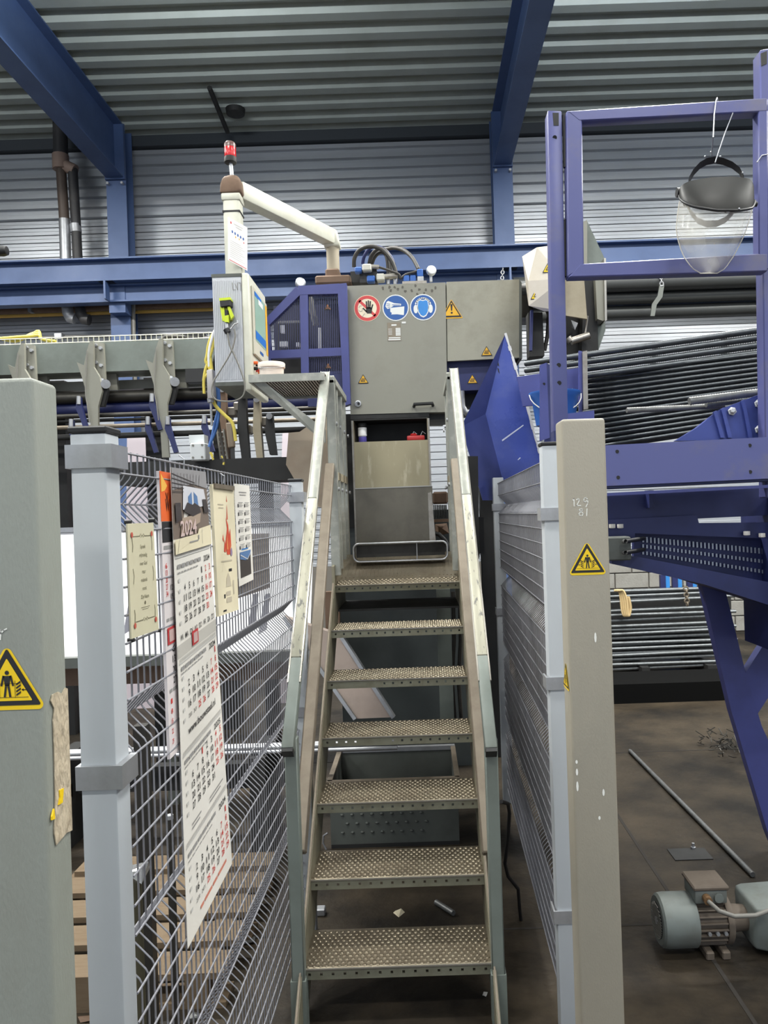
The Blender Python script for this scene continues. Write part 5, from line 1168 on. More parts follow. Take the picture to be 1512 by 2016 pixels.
t = tag(MB().hull([G(774, 1797)+Vector((0, 0, 0.0)), G(797, 1796), G(785, 1806), G(790, 1794)+Vector((0, 0, 0.012)), G(778, 1797)+Vector((0, 0, 0.008))]).build('paper_scrap', CREAM), 'small torn paper scrap on the floor under the stair', 'scrap')
t = tag(MB().hull([G(955, 1960)+Vector((random.uniform(-.01, .01), random.uniform(-.01, .01), random.uniform(0, .012))) for _ in range(9)]).build('paper_scrap', WHITE), 'small white paper ball below the lowest tread', 'scrap')
t = tag(MB().box(G(632, 1800).x-0.02, G(632, 1800).x+0.02, G(632, 1800).y-0.02, G(632, 1800).y+0.02, 0, 0.03).bevel(0.004, 1).build('metal_offcut', GALV), 'small square metal offcut by the left stringer on the floor', 'scrap')
for k in range(26):
    x, y = random.uniform(-1.5, -0.6), random.uniform(2.0, 3.6)
    o = MB().hull([Vector((x, y, 0))+Vector((random.uniform(-.04, .04), random.uniform(-.03, .03), random.uniform(0, .02))) for _ in range(8)]).build('offcut', [WOOD, MAROON, REB][k % 3])
    tag(o, ['wood chip lying on the floor behind the mesh fence', 'brown clod of dirt on the floor behind the mesh fence', 'grey metal offcut on the floor behind the mesh fence'][k % 3], 'debris', ['wood chips behind the fence', 'dirt clods behind the fence', 'metal offcuts behind the fence'][k % 3])
# ================================================================== right side: blue rack, rebar, face shield
YR = 2.7
rk = thing('blue_rack', 'blue steel bar rack with a hinged window frame right of the fence', 'rack', (0.95, 2.9, 0))
MB().prism([P(1078, 217, YR), P(1106, 218, YR), P(1119, 850, YR), P(1090, 850, YR)], (0, 0.06, 0)).bevel(0.004, 2).build('post', BLUEW, rk, smooth=40)
MB().pprism([(1088, 222), (1100, 222), (1100, 247), (1090, 247)], YR-0.001, 0.004).build('post_slot', DARK, rk)
for px, py in ((1092, 271), (1100, 719), (1101, 754)): MB().cyl(P(px, py, YR-0.0012), P(px, py, YR+0.003), 0.008, n=12).build('bolt_hole', BLACK, rk)
# lower leg of the post and base
x = P(1100, 850, YR).x; MB().box(x-0.018, x+0.03, YR, YR+0.06, 0, P(1100, 848, YR).z).build('post_leg', NAVY, rk)
for y0, y1 in ((225, 330), (433, 545)):
    MB().tube([P(1111, y0, YR+0.01), P(1113, y1, YR+0.01)], 0.008, 10).build('hinge', DARK, rk, smooth=40)
YFm = YR-0.02
MB().pprism([(1115, 218), (1146, 222), (1150, 526), (1118, 545)], YFm, 0.05).bevel(0.004, 1).build('window_frame_stile', BLUEW, rk, smooth=40)
MB().pprism([(1115, 218), (1512, 192), (1512, 219), (1140, 238)], YFm-0.001, 0.05).bevel(0.004, 1).build('window_frame_rail', BLUEW, rk, smooth=40)
MB().pprism([(1118, 546), (1142, 519), (1512, 498), (1512, 534)], YFm-0.001, 0.05).bevel(0.004, 1).build('window_frame_rail', BLUEW, rk, smooth=40)
MB().pprism([(1493, 200), (1512, 200), (1514, 530), (1494, 530)], YFm, 0.05).bevel(0.004, 1).build('window_frame_stile', BLUEW, rk, smooth=40)
MB().pprism([(1496, 98), (1540, 90), (1550, 980), (1508, 980)], YR+0.03, 0.06).bevel(0.004, 1).build('post', BLUEW, rk, smooth=40)
MB().pprism([(1498, 105), (1510, 100), (1510, 125), (1499, 130)], YR+0.028, 0.004).build('post_slot', DARK, rk)
MB().tube([P(1490, 320, YFm-0.003), P(1500, 306, YFm-0.003), P(1516, 303, YFm-0.003)], 0.002, 6).build('wire_tie', GALV, rk)
# front beam
MB().pprism([(1125, 880), (1560, 858), (1560, 940), (1125, 960)], YR-0.05, 0.012).build('front_beam', BLUEW, rk)
MB().pprism([(1125, 880), (1560, 858), (1560, 864), (1125, 886)], YR-0.038, 0.10).build('beam_top_flange', RUST, rk)
MB().pprism([(1125, 957), (1560, 936), (1560, 945), (1125, 966)], YR-0.038, 0.10).build('beam_bottom_flange', NAVY, rk)
for px, py in ((1215, 889), (1217, 940), (1476, 877), (1477, 929)): MB().cyl(P(px, py, YR-0.0515), P(px, py, YR-0.045), 0.0065, n=12).build('bolt_hole', BLACK, rk)
MB().pprism([(1125, 974), (1560, 952), (1560, 958), (1125, 980)], YR-0.03, 0.06).build('lower_chord', BLUE, rk)
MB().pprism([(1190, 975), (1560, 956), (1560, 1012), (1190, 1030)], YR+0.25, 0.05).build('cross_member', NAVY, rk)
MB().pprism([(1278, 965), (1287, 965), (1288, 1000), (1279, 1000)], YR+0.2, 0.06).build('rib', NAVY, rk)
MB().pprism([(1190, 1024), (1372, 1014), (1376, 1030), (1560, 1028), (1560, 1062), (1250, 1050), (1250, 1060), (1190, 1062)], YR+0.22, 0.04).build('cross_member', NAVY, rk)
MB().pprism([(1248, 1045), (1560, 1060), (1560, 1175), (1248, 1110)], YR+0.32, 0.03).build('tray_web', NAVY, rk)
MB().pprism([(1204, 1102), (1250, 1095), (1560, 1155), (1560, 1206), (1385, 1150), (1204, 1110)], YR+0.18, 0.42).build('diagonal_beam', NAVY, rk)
# perforated cable tray: slots as bright gaps between black bars
sl = MB().box(-0.0035, 0.0035, -0.002, 0.002, -0.010, 0.010).mesh('tray_slot')
TS = M('tray_slot_metal', (176, 182, 190), 0.4, 0.3)
for r in range(3):
    for k in range(34):
        px = 1266+k*7.6; py = 1062+0.098*(px-1266)+r*(13+0.03*(px-1266)); 
        if px < 1512: inst('tray_slot', sl, TS, rk, P(px, py, YR+0.312), None, (0.9, 1, 1.1 if r == 0 else 0.7))
t2_ = MB().pbox(1192, 1057, 1243, 1104, YR+0.1, 0.08).bevel(0.005, 1).build('junction_box', GREYD, rk)
for px, py in ((1228, 1066), (1228, 1088)): MB().tube([P(px, py, YR+0.08), P(px+4, py, YR+0.06), P(px+40, py-6, YR+0.2)], 0.008, 8).build('box_cable', BLACK, rk, smooth=50)
for px, py in ((1205, 1032), (1221, 1032), (1470, 1046), (1500, 1050)): MB().lathe([(0.012, 0), (0.012, 0.014), (0.008, 0.016)], P(px, py, YR+0.2), (0, 0, -1), 10).build('bolt_head', WHITE, rk)
# A-frame leg, cut from plate
MB().pprism([(1380, 1146), (1425, 1150), (1440, 1210), (1468, 1325), (1500, 1430), (1560, 1560), (1560, 1760), (1512, 1640), (1470, 1500), (1440, 1400)], YR+0.55, 0.05).build('leg_plate', BLUE, rk)
MB().pprism([(1468, 1325), (1560, 1180), (1560, 1300), (1492, 1405)], YR+0.55, 0.05).build('leg_strut', BLUE, rk)
q = P(1560, 1700, YR+0.55); MB().box(q.x-0.04, q.x+0.06, YR+0.55, YR+0.6, 0, q.z+0.06).build('leg_foot', BLUE, rk)
MB().box(1.35, 1.6, YR+0.1, YR+0.5, 1.1, 1.7).build('far_side_plate', NAVY, rk)
# deck plate with ribs and bolts
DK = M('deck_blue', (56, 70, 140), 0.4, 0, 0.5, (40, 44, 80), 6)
MB().pprism([(1330, 868), (1372, 842), (1420, 805), (1512, 770), (1560, 755), (1560, 864)], YR+0.12, 0.03).build('deck_plate', DK, rk)
for px in (1405, 1420, 1460): MB().pprism([(px, 805-(px-1420)*0.4), (px+6, 802-(px-1420)*0.4), (px+22, 862), (px+14, 862)], YR+0.108, 0.012).build('deck_rib', DK, rk)
for px, py in ((1441, 810), (1493, 795), (1494, 846)):
    c = P(px, py, YR+0.115); o = MB().lathe([(0.016, 0), (0.016, 0.006), (0.011, 0.008), (0.011, 0.02), (0.008, 0.022)], c, (-0.2, -1, 0.1), 6).build('deck_bolt', GALV, rk)
MB().pprism([(1190, 828), (1208, 830), (1208, 862), (1190, 862)], 2.2, 0.05).build('end_stop', STEEL, rk) if False else None

# rebar bundle
def bar(name, mesh, a, b_, label, group): 
    return lay(mesh, a, b_, label, group, M('oily_rebar', (88, 92, 96), 0.32, 0.75, 0.5, (52, 52, 52), 12))
mA = rebar_mesh(3.0, 0.0158, 0.014, 10, 0.14); MLEN[mA.name] = 3.0
mB_ = rebar_mesh(3.0, 0.0098, 0.012, 8, 0.12); MLEN[mB_.name] = 3.0
for k in range(4):
    a = P(1034, 716+13.5*k, 4.4); b_ = P(1535, 644+15*k, 3.6); b_ = a+(b_-a)*1.75
    bar('rebar', mA, a, b_, ['topmost thick ribbed bar of the dark rebar bundle', 'second thick ribbed bar, just under the topmost one', 'third thick ribbed bar of the rebar bundle', 'lowest thick ribbed bar, lying above the thin dark bars'][k], 'thick bars of the rebar bundle')
for k in range(30):
    r = k % 2; f_ = k/29
    a = P(1125, 742+150*f_, 4.3+0.03*r); b_ = P(1535, 692+136*f_, 3.55+0.03*r); b_ = a+(b_-a)*1.75
    bar('rebar', mB_, a, b_, 'thin dark bar in the lower layers of the rebar bundle', 'thin bars of the rebar bundle')
mC = rebar_mesh(0.5, 0.010, 0.012); MLEN[mC.name] = 0.5
mD = rebar_mesh(0.5, 0.014, 0.014); MLEN[mD.name] = 0.5
lay(mC, P(1234, 808, 2.88), P(1425, 799, 2.95), 'thin short bar poking out over the blue deck plate'); lay(mD, P(1357, 790, 2.86), P(1530, 768, 2.9), 'thick short bar end resting on the blue deck plate')
lay(mC, P(1390, 797, 2.9), P(1450, 790, 2.92), 'stubby bar end between the two longer short bars')
# blue end plate with steel edge that holds the bundle
t = thing('bundle_stop', 'blue stop plate with a bare steel edge holding the rebar bundle', 'stop plate', P(1100, 860, 4.2))
MB().pprism([(1018, 742), (1140, 724), (1152, 724), (1152, 790), (1030, 800)], 4.17, 0.02).build('plate', BLUE, t)
MB().pprism([(1140, 690), (1147, 692), (1147, 860), (1140, 860)], 4.08, 0.02).build('flange', BLUE, t); MB().pprism([(1147, 692), (1156, 690), (1158, 805), (1149, 806)], 4.06, 0.04).build('bare_edge', STEEL, t)
MB().pprism([(1064, 718), (1076, 714), (1082, 862), (1064, 868)], 3.80, 0.03).build('stub_post', BLUE, t); MB().pprism([(1076, 714), (1084, 720), (1088, 860), (1082, 862)], 3.80, 0.03).build('stub_side', NAVY, t)
MB().pprism([(1085, 818), (1170, 808), (1170, 828), (1085, 840)], 3.80, 0.03).build('ledge', BLUE, t)
MB().cyl(P(1071, 756, 3.799), P(1071, 756, 3.805), 0.007, n=10).build('bolt_hole', BLACK, t)
q = P(1100, 860, 4.05); MB().box(q.x-0.07, q.x+0.05, 3.9, 4.1, 0, P(1093, 815, 4.0).z-0.062).build('pedestal', NAVY, t); MB().box(q.x-0.07, q.x+0.02, 3.83, 3.9, 0, P(1093, 840, 3.8).z).build('pedestal', NAVY, t)
for xq, yq in ((1.75, 3.5), (2.3, 3.15)): MB().box(xq-0.05, xq+0.05, yq-0.2, yq+0.2, 0, 2.03 if xq < 2 else 2.08).build('rear_support', NAVY, t)
# blue bucket
c = P(1093, 815, 4.0); t = thing('scrap_bucket', 'blue bucket with a wire handle full of shavings behind the blue post', 'bucket', c)
MB().lathe([(0.10, -0.06), (0.12, 0.08), (0.135, 0.10), (0.135, 0.112), (0.125, 0.11), (0.1, -0.04)], c, n=26).build('body', CBLUE, t, smooth=50)
MB().tube([c+Vector((0.135*math.cos(a), -0.135*abs(math.sin(a))*0.5-0.02, 0.10-0.10*abs(math.sin(a)))) for a in [math.pi*k/12 for k in range(13)]], 0.003, 6).build('handle', WHITE, t, smooth=50)
b = MB(); random.seed(5)
for k in range(30): a = Vector((random.uniform(-.09, .09), random.uniform(-.09, .09), random.uniform(.09, .125))); b.bar(c+a, c+a+Vector((random.uniform(-.04, .04), random.uniform(-.04, .04), random.uniform(0, .02))), 0.006, 0.004)
b.build('shavings', GALV, t, kind='stuff')

# blue deflector plate
t = thing('deflector_plate', 'large bent blue deflector plate with a chipped white edge', 'plate', P(990, 960, 4.52))
Yd = 4.5
MB().add([P(995, 657, Yd), P(1004, 690, Yd), P(1062, 890, Yd), P(1064, 960, Yd), P(1000, 985, Yd+0.03), P(956, 815, Yd+0.0)]+[p+Vector((0, 0.01, 0)) for p in (P(995, 657, Yd), P(1004, 690, Yd), P(1062, 890, Yd), P(1064, 960, Yd), P(1000, 985, Yd+0.03), P(956, 815, Yd+0.0))],
      [(0, 1, 2, 3, 4, 5), (11, 10, 9, 8, 7, 6)]+[(i, (i+1) % 6, 6+(i+1) % 6, 6+i) for i in range(6)]).build('main_panel', M('deflector_blue', (64, 80, 158), 0.25, 0.0, 0.5, (104, 114, 168), 3, lo=0.5, hi=0.7), t)
MB().prism([P(995, 657, Yd), P(956, 815, Yd), P(1000, 985, Yd+0.03), P(950, 985, Yd-0.10), P(908, 840, Yd-0.14)], (0, 0.01, 0)).build('folded_panel', M('deflector_blue_shaded', (54, 64, 122), 0.3, 0.0, 0.5, (80, 84, 140), 3), t)  # folded half of the same blue plate, its shade put into the colour
b = MB(); random.seed(9)
ep = [(995, 656), (1005, 690), (1020, 740), (1038, 800), (1053, 860), (1063, 892)]
for (x0_, y0_), (x1_, y1_) in zip(ep[:-1], ep[1:]):
    for k in range(4):
        a_, b_ = k/4, (k+1)/4; b.bar(P(x0_+(x1_-x0_)*a_, y0_+(y1_-y0_)*a_, Yd-0.002), P(x0_+(x1_-x0_)*b_, y0_+(y1_-y0_)*b_, Yd-0.002), 0.008+0.012*random.random(), 0.006, (0, 1, 0))
b.build('chipped_edge', M('chipped_primer', (206, 206, 210), 0.6), t)
mpd = lambda u_, v_, h_: P(u_, v_, Yd-0.001-h_)
decal('scratches', M('scratch_white', (196, 204, 226), 0.5), [[(988, 866), (1030, 836), (1031, 838), (989, 869)], [(1019, 905), (1024, 900), (1025, 902), (1020, 906)], [(952, 900), (962, 892), (963, 894), (953, 902)]], mpd, 1, t)
decal('dark_scuff', DARK, [[(976, 708), (981, 712), (983, 722), (979, 718)], [(979, 724), (982, 726), (984, 736), (981, 732)]], mpd, 1, t)
tag(MB().pprism([(920, 898), (941, 898), (944, 1100), (925, 1100)], 4.35, 0.05).build('dark_post', DARK), 'dark square post between the stair rail and the deflector plate', 'post')
tag(MB().pprism([(943, 1018), (952, 1018), (954, 1090), (944, 1090)], 4.6, 0.05).build('black_bin', BLACK), 'slim black box fixed behind the dark post', 'box')

# stainless hood and its brackets
t = thing('guard_hood', 'faceted stainless guard hood with yellow warning triangles', 'hood', P(1060, 640, 4.4))
HD = M('brushed_stainless', (196, 188, 176), 0.36, 0.55, 0.4, (166, 152, 130), 5)
Yh = 4.35
MB().hull([P(1057, 487, Yh+0.1), P(1110, 480, Yh+0.1), P(1028, 505, Yh+0.12), P(1040, 553, Yh), P(1110, 548, Yh-0.03), P(1041, 602, Yh), P(1072, 613, Yh+0.01), P(1110, 612, Yh+0.0)]+[P(1057, 492, Yh+0.5), P(1110, 488, Yh+0.5), P(1040, 600, Yh+0.5), P(1110, 612, Yh+0.5), P(1030, 510, Yh+0.5)]).build('shell', HD, t)
MB().pprism([(1106, 552), (1150, 549), (1156, 628), (1106, 620)], Yh+0.02, 0.02).build('side_plate', BEIGE, t)
hand_tri(1055, 580, Yh-0.004, 23, t, YEL, 'yellow hand injury triangle'); hand_tri(1079, 527, Yh+0.0, 24, t, YEL, 'yellow hand injury triangle')
MB().pprism([(1150, 548), (1172, 546), (1178, 690), (1145, 700)], Yh+0.15, 0.2).build('black_upright', DARK, t)
MB().pprism([(1040, 615), (1068, 615), (1072, 700), (1042, 702)], Yh+0.15, 0.1).build('black_upright', DARK, t); MB().pprism([(1045, 610), (1050, 610), (1048, 690), (1043, 690)], Yh+0.1, 0.03).build('blue_strip', NAVY, t)
MB().pprism([(1105, 622), (1150, 628), (1150, 702), (1105, 705)], Yh+0.25, 0.1).build('mechanism_box', DARK, t)
for q in ((1124, 672, 1160, 660), (1118, 665, 1124, 672)): MB().tube([P(q[0], q[1], Yh+0.1), P(q[2], q[3], Yh+0.1)], 0.022, 10).build('spindle', STEEL, t, smooth=40)
MB().tube([P(1157, 622, Yh+0.1), P(1152, 660, Yh+0.1)], 0.006, 8).build('lever', STEEL, t, smooth=40); MB().hull([P(1124, 630, Yh+0.18), P(1138, 636, Yh+0.18), P(1132, 650, Yh+0.18), P(1126, 645, Yh+0.2)]+[P(1130, 640, Yh+0.22)]).build('cam', GALV, t)
MB().tube([P(1075, 605, Yh+0.2), P(1080, 620, Yh+0.2), P(1078, 660, Yh+0.2), P(1072, 690, Yh+0.2)], 0.012, 8).build('hood_cable', RUBBER, t, smooth=50)
MB().tube([P(1022, 565, Yh+0.4), P(1045, 563, Yh+0.4)], 0.02, 10).build('feed_tube', GALV, t, smooth=40); MB().pbox(1020, 580, 1050, 625, Yh+0.45, 0.2).build('feed_block', DKST, t)
b_ = thing('plate_bracket', 'grey-green triangular plate bracket behind the window frame', 'bracket', P(1180, 650, 4.5))
MB().pprism([(1142, 450), (1155, 433), (1190, 508), (1192, 650), (1178, 690), (1174, 545), (1142, 548)], 4.55, 0.012).build('web', GREEN, b_)
MB().pprism([(1139, 440), (1156, 433), (1156, 548), (1140, 548)], 4.5, 0.012).build('rear_web', GREY, b_)
MB().pprism([(1172, 548), (1192, 546), (1193, 622), (1188, 632), (1176, 628)], 4.45, 0.1).build('flange', GREY, b_); MB().pprism([(1189, 508), (1193, 508), (1195, 630), (1191, 632)], 4.43, 0.12).build('flange_edge', EDGE, b_)

# ================================================================== face shield on the window frame
t = thing('face_shield', 'clear face shield with a dark crown hanging by wires from the blue frame', 'face shield', P(1400, 535, 2.58))
YV = 2.60
def prof(tab, y):
    for (y0, v0), (y1, v1) in zip(tab[:-1], tab[1:]):
        if y0 <= y <= y1: return v0+(v1-v0)*(y-y0)/(y1-y0)
    return tab[-1][1]
Lf = [(395, 1338), (420, 1334), (450, 1331), (470, 1334), (490, 1340), (505, 1346), (518, 1355), (527, 1362), (533, 1369), (538, 1379)]
Rt = [(395, 1482), (420, 1479), (450, 1470), (470, 1462), (490, 1452), (505, 1444), (518, 1435), (527, 1429), (533, 1422), (538, 1412)]
def vis(a, c):
    y = 396+(538-396)*c; x0, x1 = prof(Lf, y), prof(Rt, y); s_ = math.sin((a-0.5)*math.pi)
    x_ = (x0+x1)/2+(x1-x0)/2*s_
    return P(x_, y-4*math.cos((a-0.5)*math.pi)*(1-c)+8*math.cos((a-.5)*math.pi)*(1-c), YV+0.05-0.11*math.cos((a-0.5)*math.pi))
VM = bpy.data.materials.new('clear_visor'); VM.use_nodes = True; nt = VM.node_tree; nt.nodes.clear()
o_ = nt.nodes.new('ShaderNodeOutputMaterial'); mx = nt.nodes.new('ShaderNodeMixShader'); tp = nt.nodes.new('ShaderNodeBsdfTransparent'); pr = nt.nodes.new('ShaderNodeBsdfPrincipled')
pr.inputs['Base Color'].default_value = lin((214, 210, 198)); pr.inputs['Roughness'].default_value = 0.15
tp.inputs[0].default_value = (0.95, 0.95, 0.93, 1)
ns = nt.nodes.new('ShaderNodeTexNoise'); ns.inputs['Scale'].default_value = 9; tcd = nt.nodes.new('ShaderNodeTexCoord'); nt.links.new(tcd.outputs['Object'], ns.inputs['Vector'])
mr = nt.nodes.new('ShaderNodeMapRange'); mr.inputs['From Min'].default_value = 0.3; mr.inputs['From Max'].default_value = 0.75; mr.inputs['To Min'].default_value = 0.22; mr.inputs['To Max'].default_value = 0.6
nt.links.new(ns.outputs['Fac'], mr.inputs['Value']); nt.links.new(mr.outputs[0], mx.inputs[0]); nt.links.new(tp.outputs[0], mx.inputs[1]); nt.links.new(pr.outputs[0], mx.inputs[2]); nt.links.new(mx.outputs[0], o_.inputs[0])
MB().grid(vis, 24, 18).build('visor', VM, t, smooth=60)
edge = [vis(0, k/18) for k in range(19)]+[vis(k/24, 1) for k in range(1, 25)]+[vis(1, 1-k/18) for k in range(1, 19)]
MB().tube(edge, 0.0016, 6).build('visor_rim', M('visor_rim', (220, 216, 204), 0.3, alpha=0.8), t, smooth=60)
Tp = [(0, 378), (0.1, 366), (0.25, 356), (0.45, 349), (0.65, 347), (0.85, 352), (0.95, 365), (1, 385)]
Bt = [(0, 386), (0.12, 396), (0.3, 408), (0.5, 415), (0.7, 415), (0.88, 410), (1, 396)]
def crown(a, c):
    y0, y1 = prof(Tp, a), prof(Bt, a); ph = (a-0.5)*math.pi; x_ = 1411+74*math.sin(ph); y = y0+(y1-y0)*c
    return P(x_, y, YV+0.05-0.125*math.cos(ph)*(0.35+0.65*math.sin(c*math.pi/2)))
MB().grid(crown, 24, 10).build('crown', M('crown_plastic', (34, 34, 33), 0.5, 0, 0.3, (60, 58, 55), 6, spec=0.25), t, smooth=60)
MB().tube([crown(k/24, 1)+Vector((0, -0.003, 0)) for k in range(25)], 0.005, 8).build('crown_lip', BLACK, t, smooth=60)
bp = [(1354, 372), (1358, 352), (1366, 338), (1378, 325), (1392, 317), (1408, 314), (1425, 317), (1442, 324), (1456, 335), (1464, 350), (1466, 366)]
b = MB()
for k, (x, y) in enumerate(bp): pass
band = [(P(x, y-6, YV+0.10), P(x+(0 if abs(k-5) < 4 else 0), y+7, YV+0.13)) for k, (x, y) in enumerate(bp)]
vs = [v for pr_ in band for v in pr_]; b.add(vs+[v+Vector((0, 0.004, 0)) for v in vs], [(2*i, 2*i+1, 2*i+3, 2*i+2) for i in range(len(bp)-1)]+[(2*len(bp)+2*i+2, 2*len(bp)+2*i+3, 2*len(bp)+2*i+1, 2*len(bp)+2*i) for i in range(len(bp)-1)])
b.build('headband', M('headband_black', (40, 40, 40), 0.5), t, smooth=60)
lb = [(1352, 402), (1360, 420), (1374, 436), (1392, 443), (1410, 442), (1428, 434), (1442, 420), (1450, 406)]
b = MB(); vs = []
for x, y in lb: vs += [P(x, y-7, YV+0.10), P(x, y+5, YV+0.12)]
b.add(vs, [(2*i, 2*i+1, 2*i+3, 2*i+2) for i in range(len(lb)-1)]); b.build('sweat_band', M('sweat_band', (150, 148, 140), 0.6), t, smooth=60)
for px, py, r in ((1338, 379, 0.016), (1484, 402, 0.009), (1352, 401, 0.008)): MB().cyl(P(px-6, py, YV+0.06), P(px+6, py, YV+0.06), r, n=10).build('knob', BLACK, t, smooth=40)
for px, py in ((1400, 411), (1428, 417), (1455, 411), (1388, 308), (1418, 308), (1400, 299), (1462, 340)): MB().sphere(P(px, py, YV-0.06 if py > 380 else YV+0.09), 0.0035, 6).build('rivet', GALV, t)
MB().tube([P(1401, 306, YV+0.1), P(1404, 270, YV+0.02), P(1406, 225, YFm-0.02), P(1409, 200, YFm-0.006), P(1412, 193, YFm+0.02), P(1413, 200, YFm+0.06)], 0.0024, 6).build('hanging_wire', GALV, t, smooth=60)
MB().tube([P(1408, 320, YV+0.09), P(1418, 290, YV+0.08), P(1430, 255, YV+0.07), P(1443, 222, YV+0.06)], 0.0022, 6).build('loose_wire', GALV, t, smooth=60)

# ================================================================== stacked bars far right, rope, blue stakes
YK = 7.6
rod2 = MB().tube([(0, 0, 0), (3.4, 0, 0)], 0.016, 8).mesh('stored_bar', 60); SB = M('stored_bar_steel', (120, 124, 126), 0.4, 0.6, 0.4, (60, 60, 60), 10)
sk = thing('bar_cradle', 'dark steel cradle holding the stacked bars by the block wall', 'cradle', (P(1300, 1330, YK).x, YK, 0))
xk = P(1195, 1250, YK).x
for dx in (0.35, 1.0): MB().box(xk+dx-0.04, xk+dx+0.04, YK-0.1, YK+0.7, 0, 0.09).build('bearer', DARK, sk)
MB().box(xk-0.3, xk+1.35, YK+0.25, YK+0.6, 0.125, P(1300, 1175, YK).z).build('core_block', DARK, sk)
rowy = [1162, 1168, 1173, 1179, 1185, 1202, 1209, 1222, 1232, 1238, 1248, 1256, 1264, 1270, 1276, 1284, 1290, 1298, 1306, 1318]
for k, yy in enumerate(rowy):
    for j in range(2):
        o = inst('stored_bar', rod2, SB, None, (xk-0.4-0.1*((k*7) % 3), YK+0.034*j+0.02*(k % 2)-0.01*(k > 8)*1.0+0.02, P(1300, yy, YK).z)); o.rotation_euler = (0, -0.008*((k*5) % 3), 0); o.scale = (0.5, 1, 1)
        tag(o, 'dark straight bar in the stack under the pale rope', 'bar', 'stored bars in the cradle')
t = thing('rope_loop', 'pale rope looped over the stacked bars', 'rope', P(1228, 1215, YK-0.05))
for k in range(4): hose([(1209+k*3, 1163), (1218+k*3, 1163), (1222+k*4, 1180), (1224+k*4, 1200), (1228+k*3, 1212), (1234+k*2, 1210), (1236+k*2, 1195), (1232+k*2, 1175)], YK-0.06-0.01*k, YK-0.07-0.01*k, 0.011, ROPE, t, 'strand')
for px, lab in ((1306, 'blue rack stake standing against the block wall nearest the rope'), (1330, 'blue rack stake in the middle of the three by the block wall'), (1359, 'blue rack stake furthest from the rope by the block wall')):
    t = thing('rack_stake', lab, 'stake', (P(px, 1150, 9.0).x, 9.0, 0)); x = P(px, 1150, 9.0).x
    MB().box(x-0.03, x+0.03, 9.0, 9.06, 0, P(px, 1132, 9.0).z).build('core', NAVY, t); MB().box(x+0.03, x+0.08, 9.01, 9.06, 0, P(px, 1134, 9.0).z).build('light_face', SLBL, t)
chn = thing('bar_chain', 'rusty chain lying over the stacked bars', 'chain', P(1353, 1190, YK-0.05)); chain(chn, P(1353, 1192, YK-0.05), P(1350, 1156, YK-0.05), 0.035, RUST, 6)
# low block behind the rack, machine shadow put into its near-black colour
tag(MB().box(P(1195, 1400, 6.5).x, P(1460, 1400, 6.5).x, 6.5, 7.0, 0, P(1300, 1345, 6.5).z).build('shade_black_skid', M('skid_shade_black', (14, 14, 14), 0.8, spec=0.1)), 'low skid before the stacked bars, coloured black for the machine shadow there', 'skid')

# ================================================================== motor on the floor
p0 = G(1335, 1866)
mt = thing('electric_motor', 'grey electric motor with cooling fins lying on the oily floor', 'motor', p0)
cx, cy, cz = p0.x, p0.y, 0.108
MP = M('motor_paint', (112, 119, 116), 0.5, 0.1, 0.6, (84, 76, 66), 6, lo=0.42); MD = M('motor_dirty', (98, 88, 78), 0.7, 0.1, 0.5, (66, 56, 48), 9)
L0 = cx-0.075
MB().lathe([(0.06, 0), (0.085, 0.0), (0.094, 0.008), (0.097, 0.03), (0.097, 0.13), (0.095, 0.132), (0.09, 0.128)], (L0, cy, cz), (1, 0, 0), 32).build('fan_cowl', MP, mt, smooth=40)
b = MB(); b.lathe([(0.064, 0.0), (0.064, 0.002)], (L0-0.002, cy, cz), (1, 0, 0), 24); b.build('fan_opening', BLACK, mt)
b = MB()
for k in range(-6, 7):
    hgt = math.sqrt(max(0, 0.064**2-(k*0.0098)**2)); b.bar((L0-0.004, cy-hgt*0.98, cz+k*0.0098), (L0-0.004, cy+hgt*0.98, cz+k*0.0098), 0.003, 0.0025)
b.build('fan_grille', GCAB, mt); MB().cyl((L0-0.006, cy, cz), (L0, cy, cz), 0.014, n=12).build('grille_hub', GALV, mt)
MB().lathe([(0.07, 0.125), (0.072, 0.13), (0.072, 0.24), (0.06, 0.25)], (L0, cy, cz), (1, 0, 0), 28).build('stator', MD, mt, smooth=40)
fin = MB().box(0, 0.105, -0.0022, 0.0022, 0.068, 0.088).mesh('fin')
for k in range(24):
    a = 2*math.pi*k/24
    if abs(math.degrees(a)) < 20 or a > math.radians(340): continue
    inst('fin', fin, MD, mt, (L0+0.132, cy, cz), (a, 0, 0))
for dx in (0.15, 0.21): MB().box(L0+dx, L0+dx+0.03, cy-0.09, cy+0.09, 0, 0.03).bevel(0.004, 1).build('foot', MD, mt)
for dx in (0.165, 0.195, 0.225): MB().cyl((L0+dx, cy-0.094, cz-0.01), (L0+dx, cy-0.08, cz-0.01), 0.007, n=8).build('bolt', GALV, mt)
MB().lathe([(0.085, 0.24), (0.088, 0.245), (0.088, 0.262), (0.05, 0.266), (0.045, 0.33)], (L0, cy, cz), (1, 0, 0), 28).build('end_shield', MD, mt, smooth=40)
tb = MB().box(L0+0.125, L0+0.245, cy-0.06, cy+0.06, cz+0.085, cz+0.135).bevel(0.006, 2).build('terminal_box', MP, mt, smooth=40)
MB().box(L0+0.118, L0+0.252, cy-0.067, cy+0.067, cz+0.135, cz+0.152).bevel(0.005, 1).build('box_lid', MD, tb)
MB().cyl((L0+0.165, cy-0.085, cz+0.108), (L0+0.165, cy-0.06, cz+0.11), 0.016, n=10).build('cable_gland', M('brass_gland', (140, 110, 80), 0.4, 0.5), tb); MB().cyl((L0+0.212, cy-0.068, cz+0.108), (L0+0.212, cy-0.06, cz+0.108), 0.017, n=14).build('blanking_plug', MP, tb)
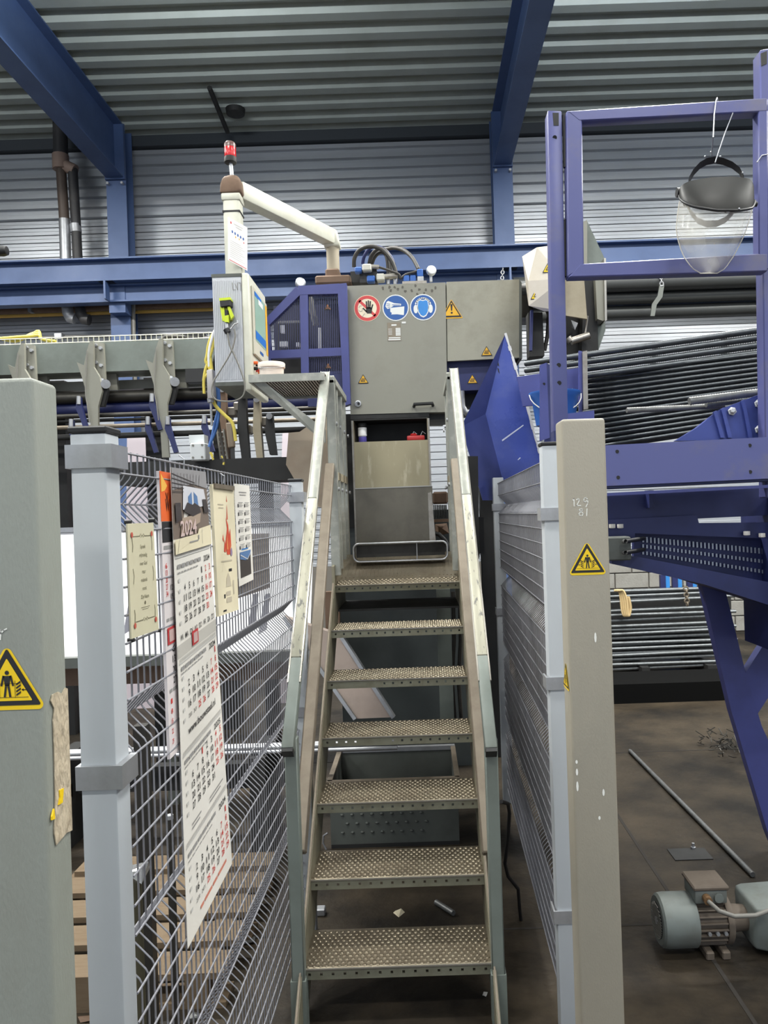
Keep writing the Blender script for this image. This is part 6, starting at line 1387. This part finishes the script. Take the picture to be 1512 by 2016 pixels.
q = Vector((L0+0.165, cy-0.085, cz+0.108))
pts = [q, q+Vector((0.02, -0.05, -0.01)), q+Vector((0.07, -0.06, -0.025)), q+Vector((0.15, -0.05, -0.03)), q+Vector((0.25, -0.03, -0.01)), q+Vector((0.34, 0.02, 0.03))]
MB().tube(pts, 0.008, 8).build('supply_cable', GCAB, mt, smooth=60)
MB().hull([Vector((L0+0.33+dx, cy+dy, dz)) for dx, dy, dz in ((0, -0.08, 0.03), (0, 0.08, 0.03), (0, -0.10, 0.19), (0, 0.10, 0.19), (0.22, -0.13, 0.0), (0.22, 0.1, 0.0), (0.22, -0.13, 0.2), (0.22, 0.1, 0.2))]).bevel(0.012, 2).build('gearbox', MP, mt, smooth=40)
MB().lathe([(0.085, 0), (0.085, 0.015), (0.06, 0.018), (0.058, 0.006), (0.02, 0.006), (0.02, 0.03)], (L0+0.47, cy-0.12, 0.10), (-0.3, -1, 0), 24).build('gearbox_flange', MP, mt, smooth=40)
# long bar and bolt on the floor
mE = rebar_mesh(1.6, 0.012, 0.014); MLEN[mE.name] = 1.6
lay(mE, G(1240, 1478, 0.013), G(1482, 1722, 0.013), 'long ribbed bar lying on the oily floor behind the motor', None, REB)
t = tag(MB().lathe([(0.012, 0), (0.012, 0.012), (0.007, 0.014), (0.007, 0.03)], G(1365, 1672), n=6).build('loose_bolt', GALV), 'single loose bolt standing on the floor plate near the long bar', 'bolt')
p = G(1360, 1690); t = tag(MB().box(p.x-0.08, p.x+0.10, p.y-0.02, p.y+0.10, 0, 0.004).build('floor_plate', DARK), 'small dark plate on the floor beneath the loose bolt', 'plate')
random.seed(11); p = G(1440, 1480)
b = MB()
for k in range(120):
    a = Vector((p.x+random.uniform(-.16, .16), p.y+random.uniform(-.2, .2), random.uniform(0.0, .10))); b.bar(a, a+Vector((random.uniform(-.05, .05), random.uniform(-.05, .05), random.uniform(0, .03))), 0.006, 0.004)
tag(b.build('swarf_heap', DKST), 'heap of dark tangled metal swarf by the blue leg', 'swarf', kind='stuff')
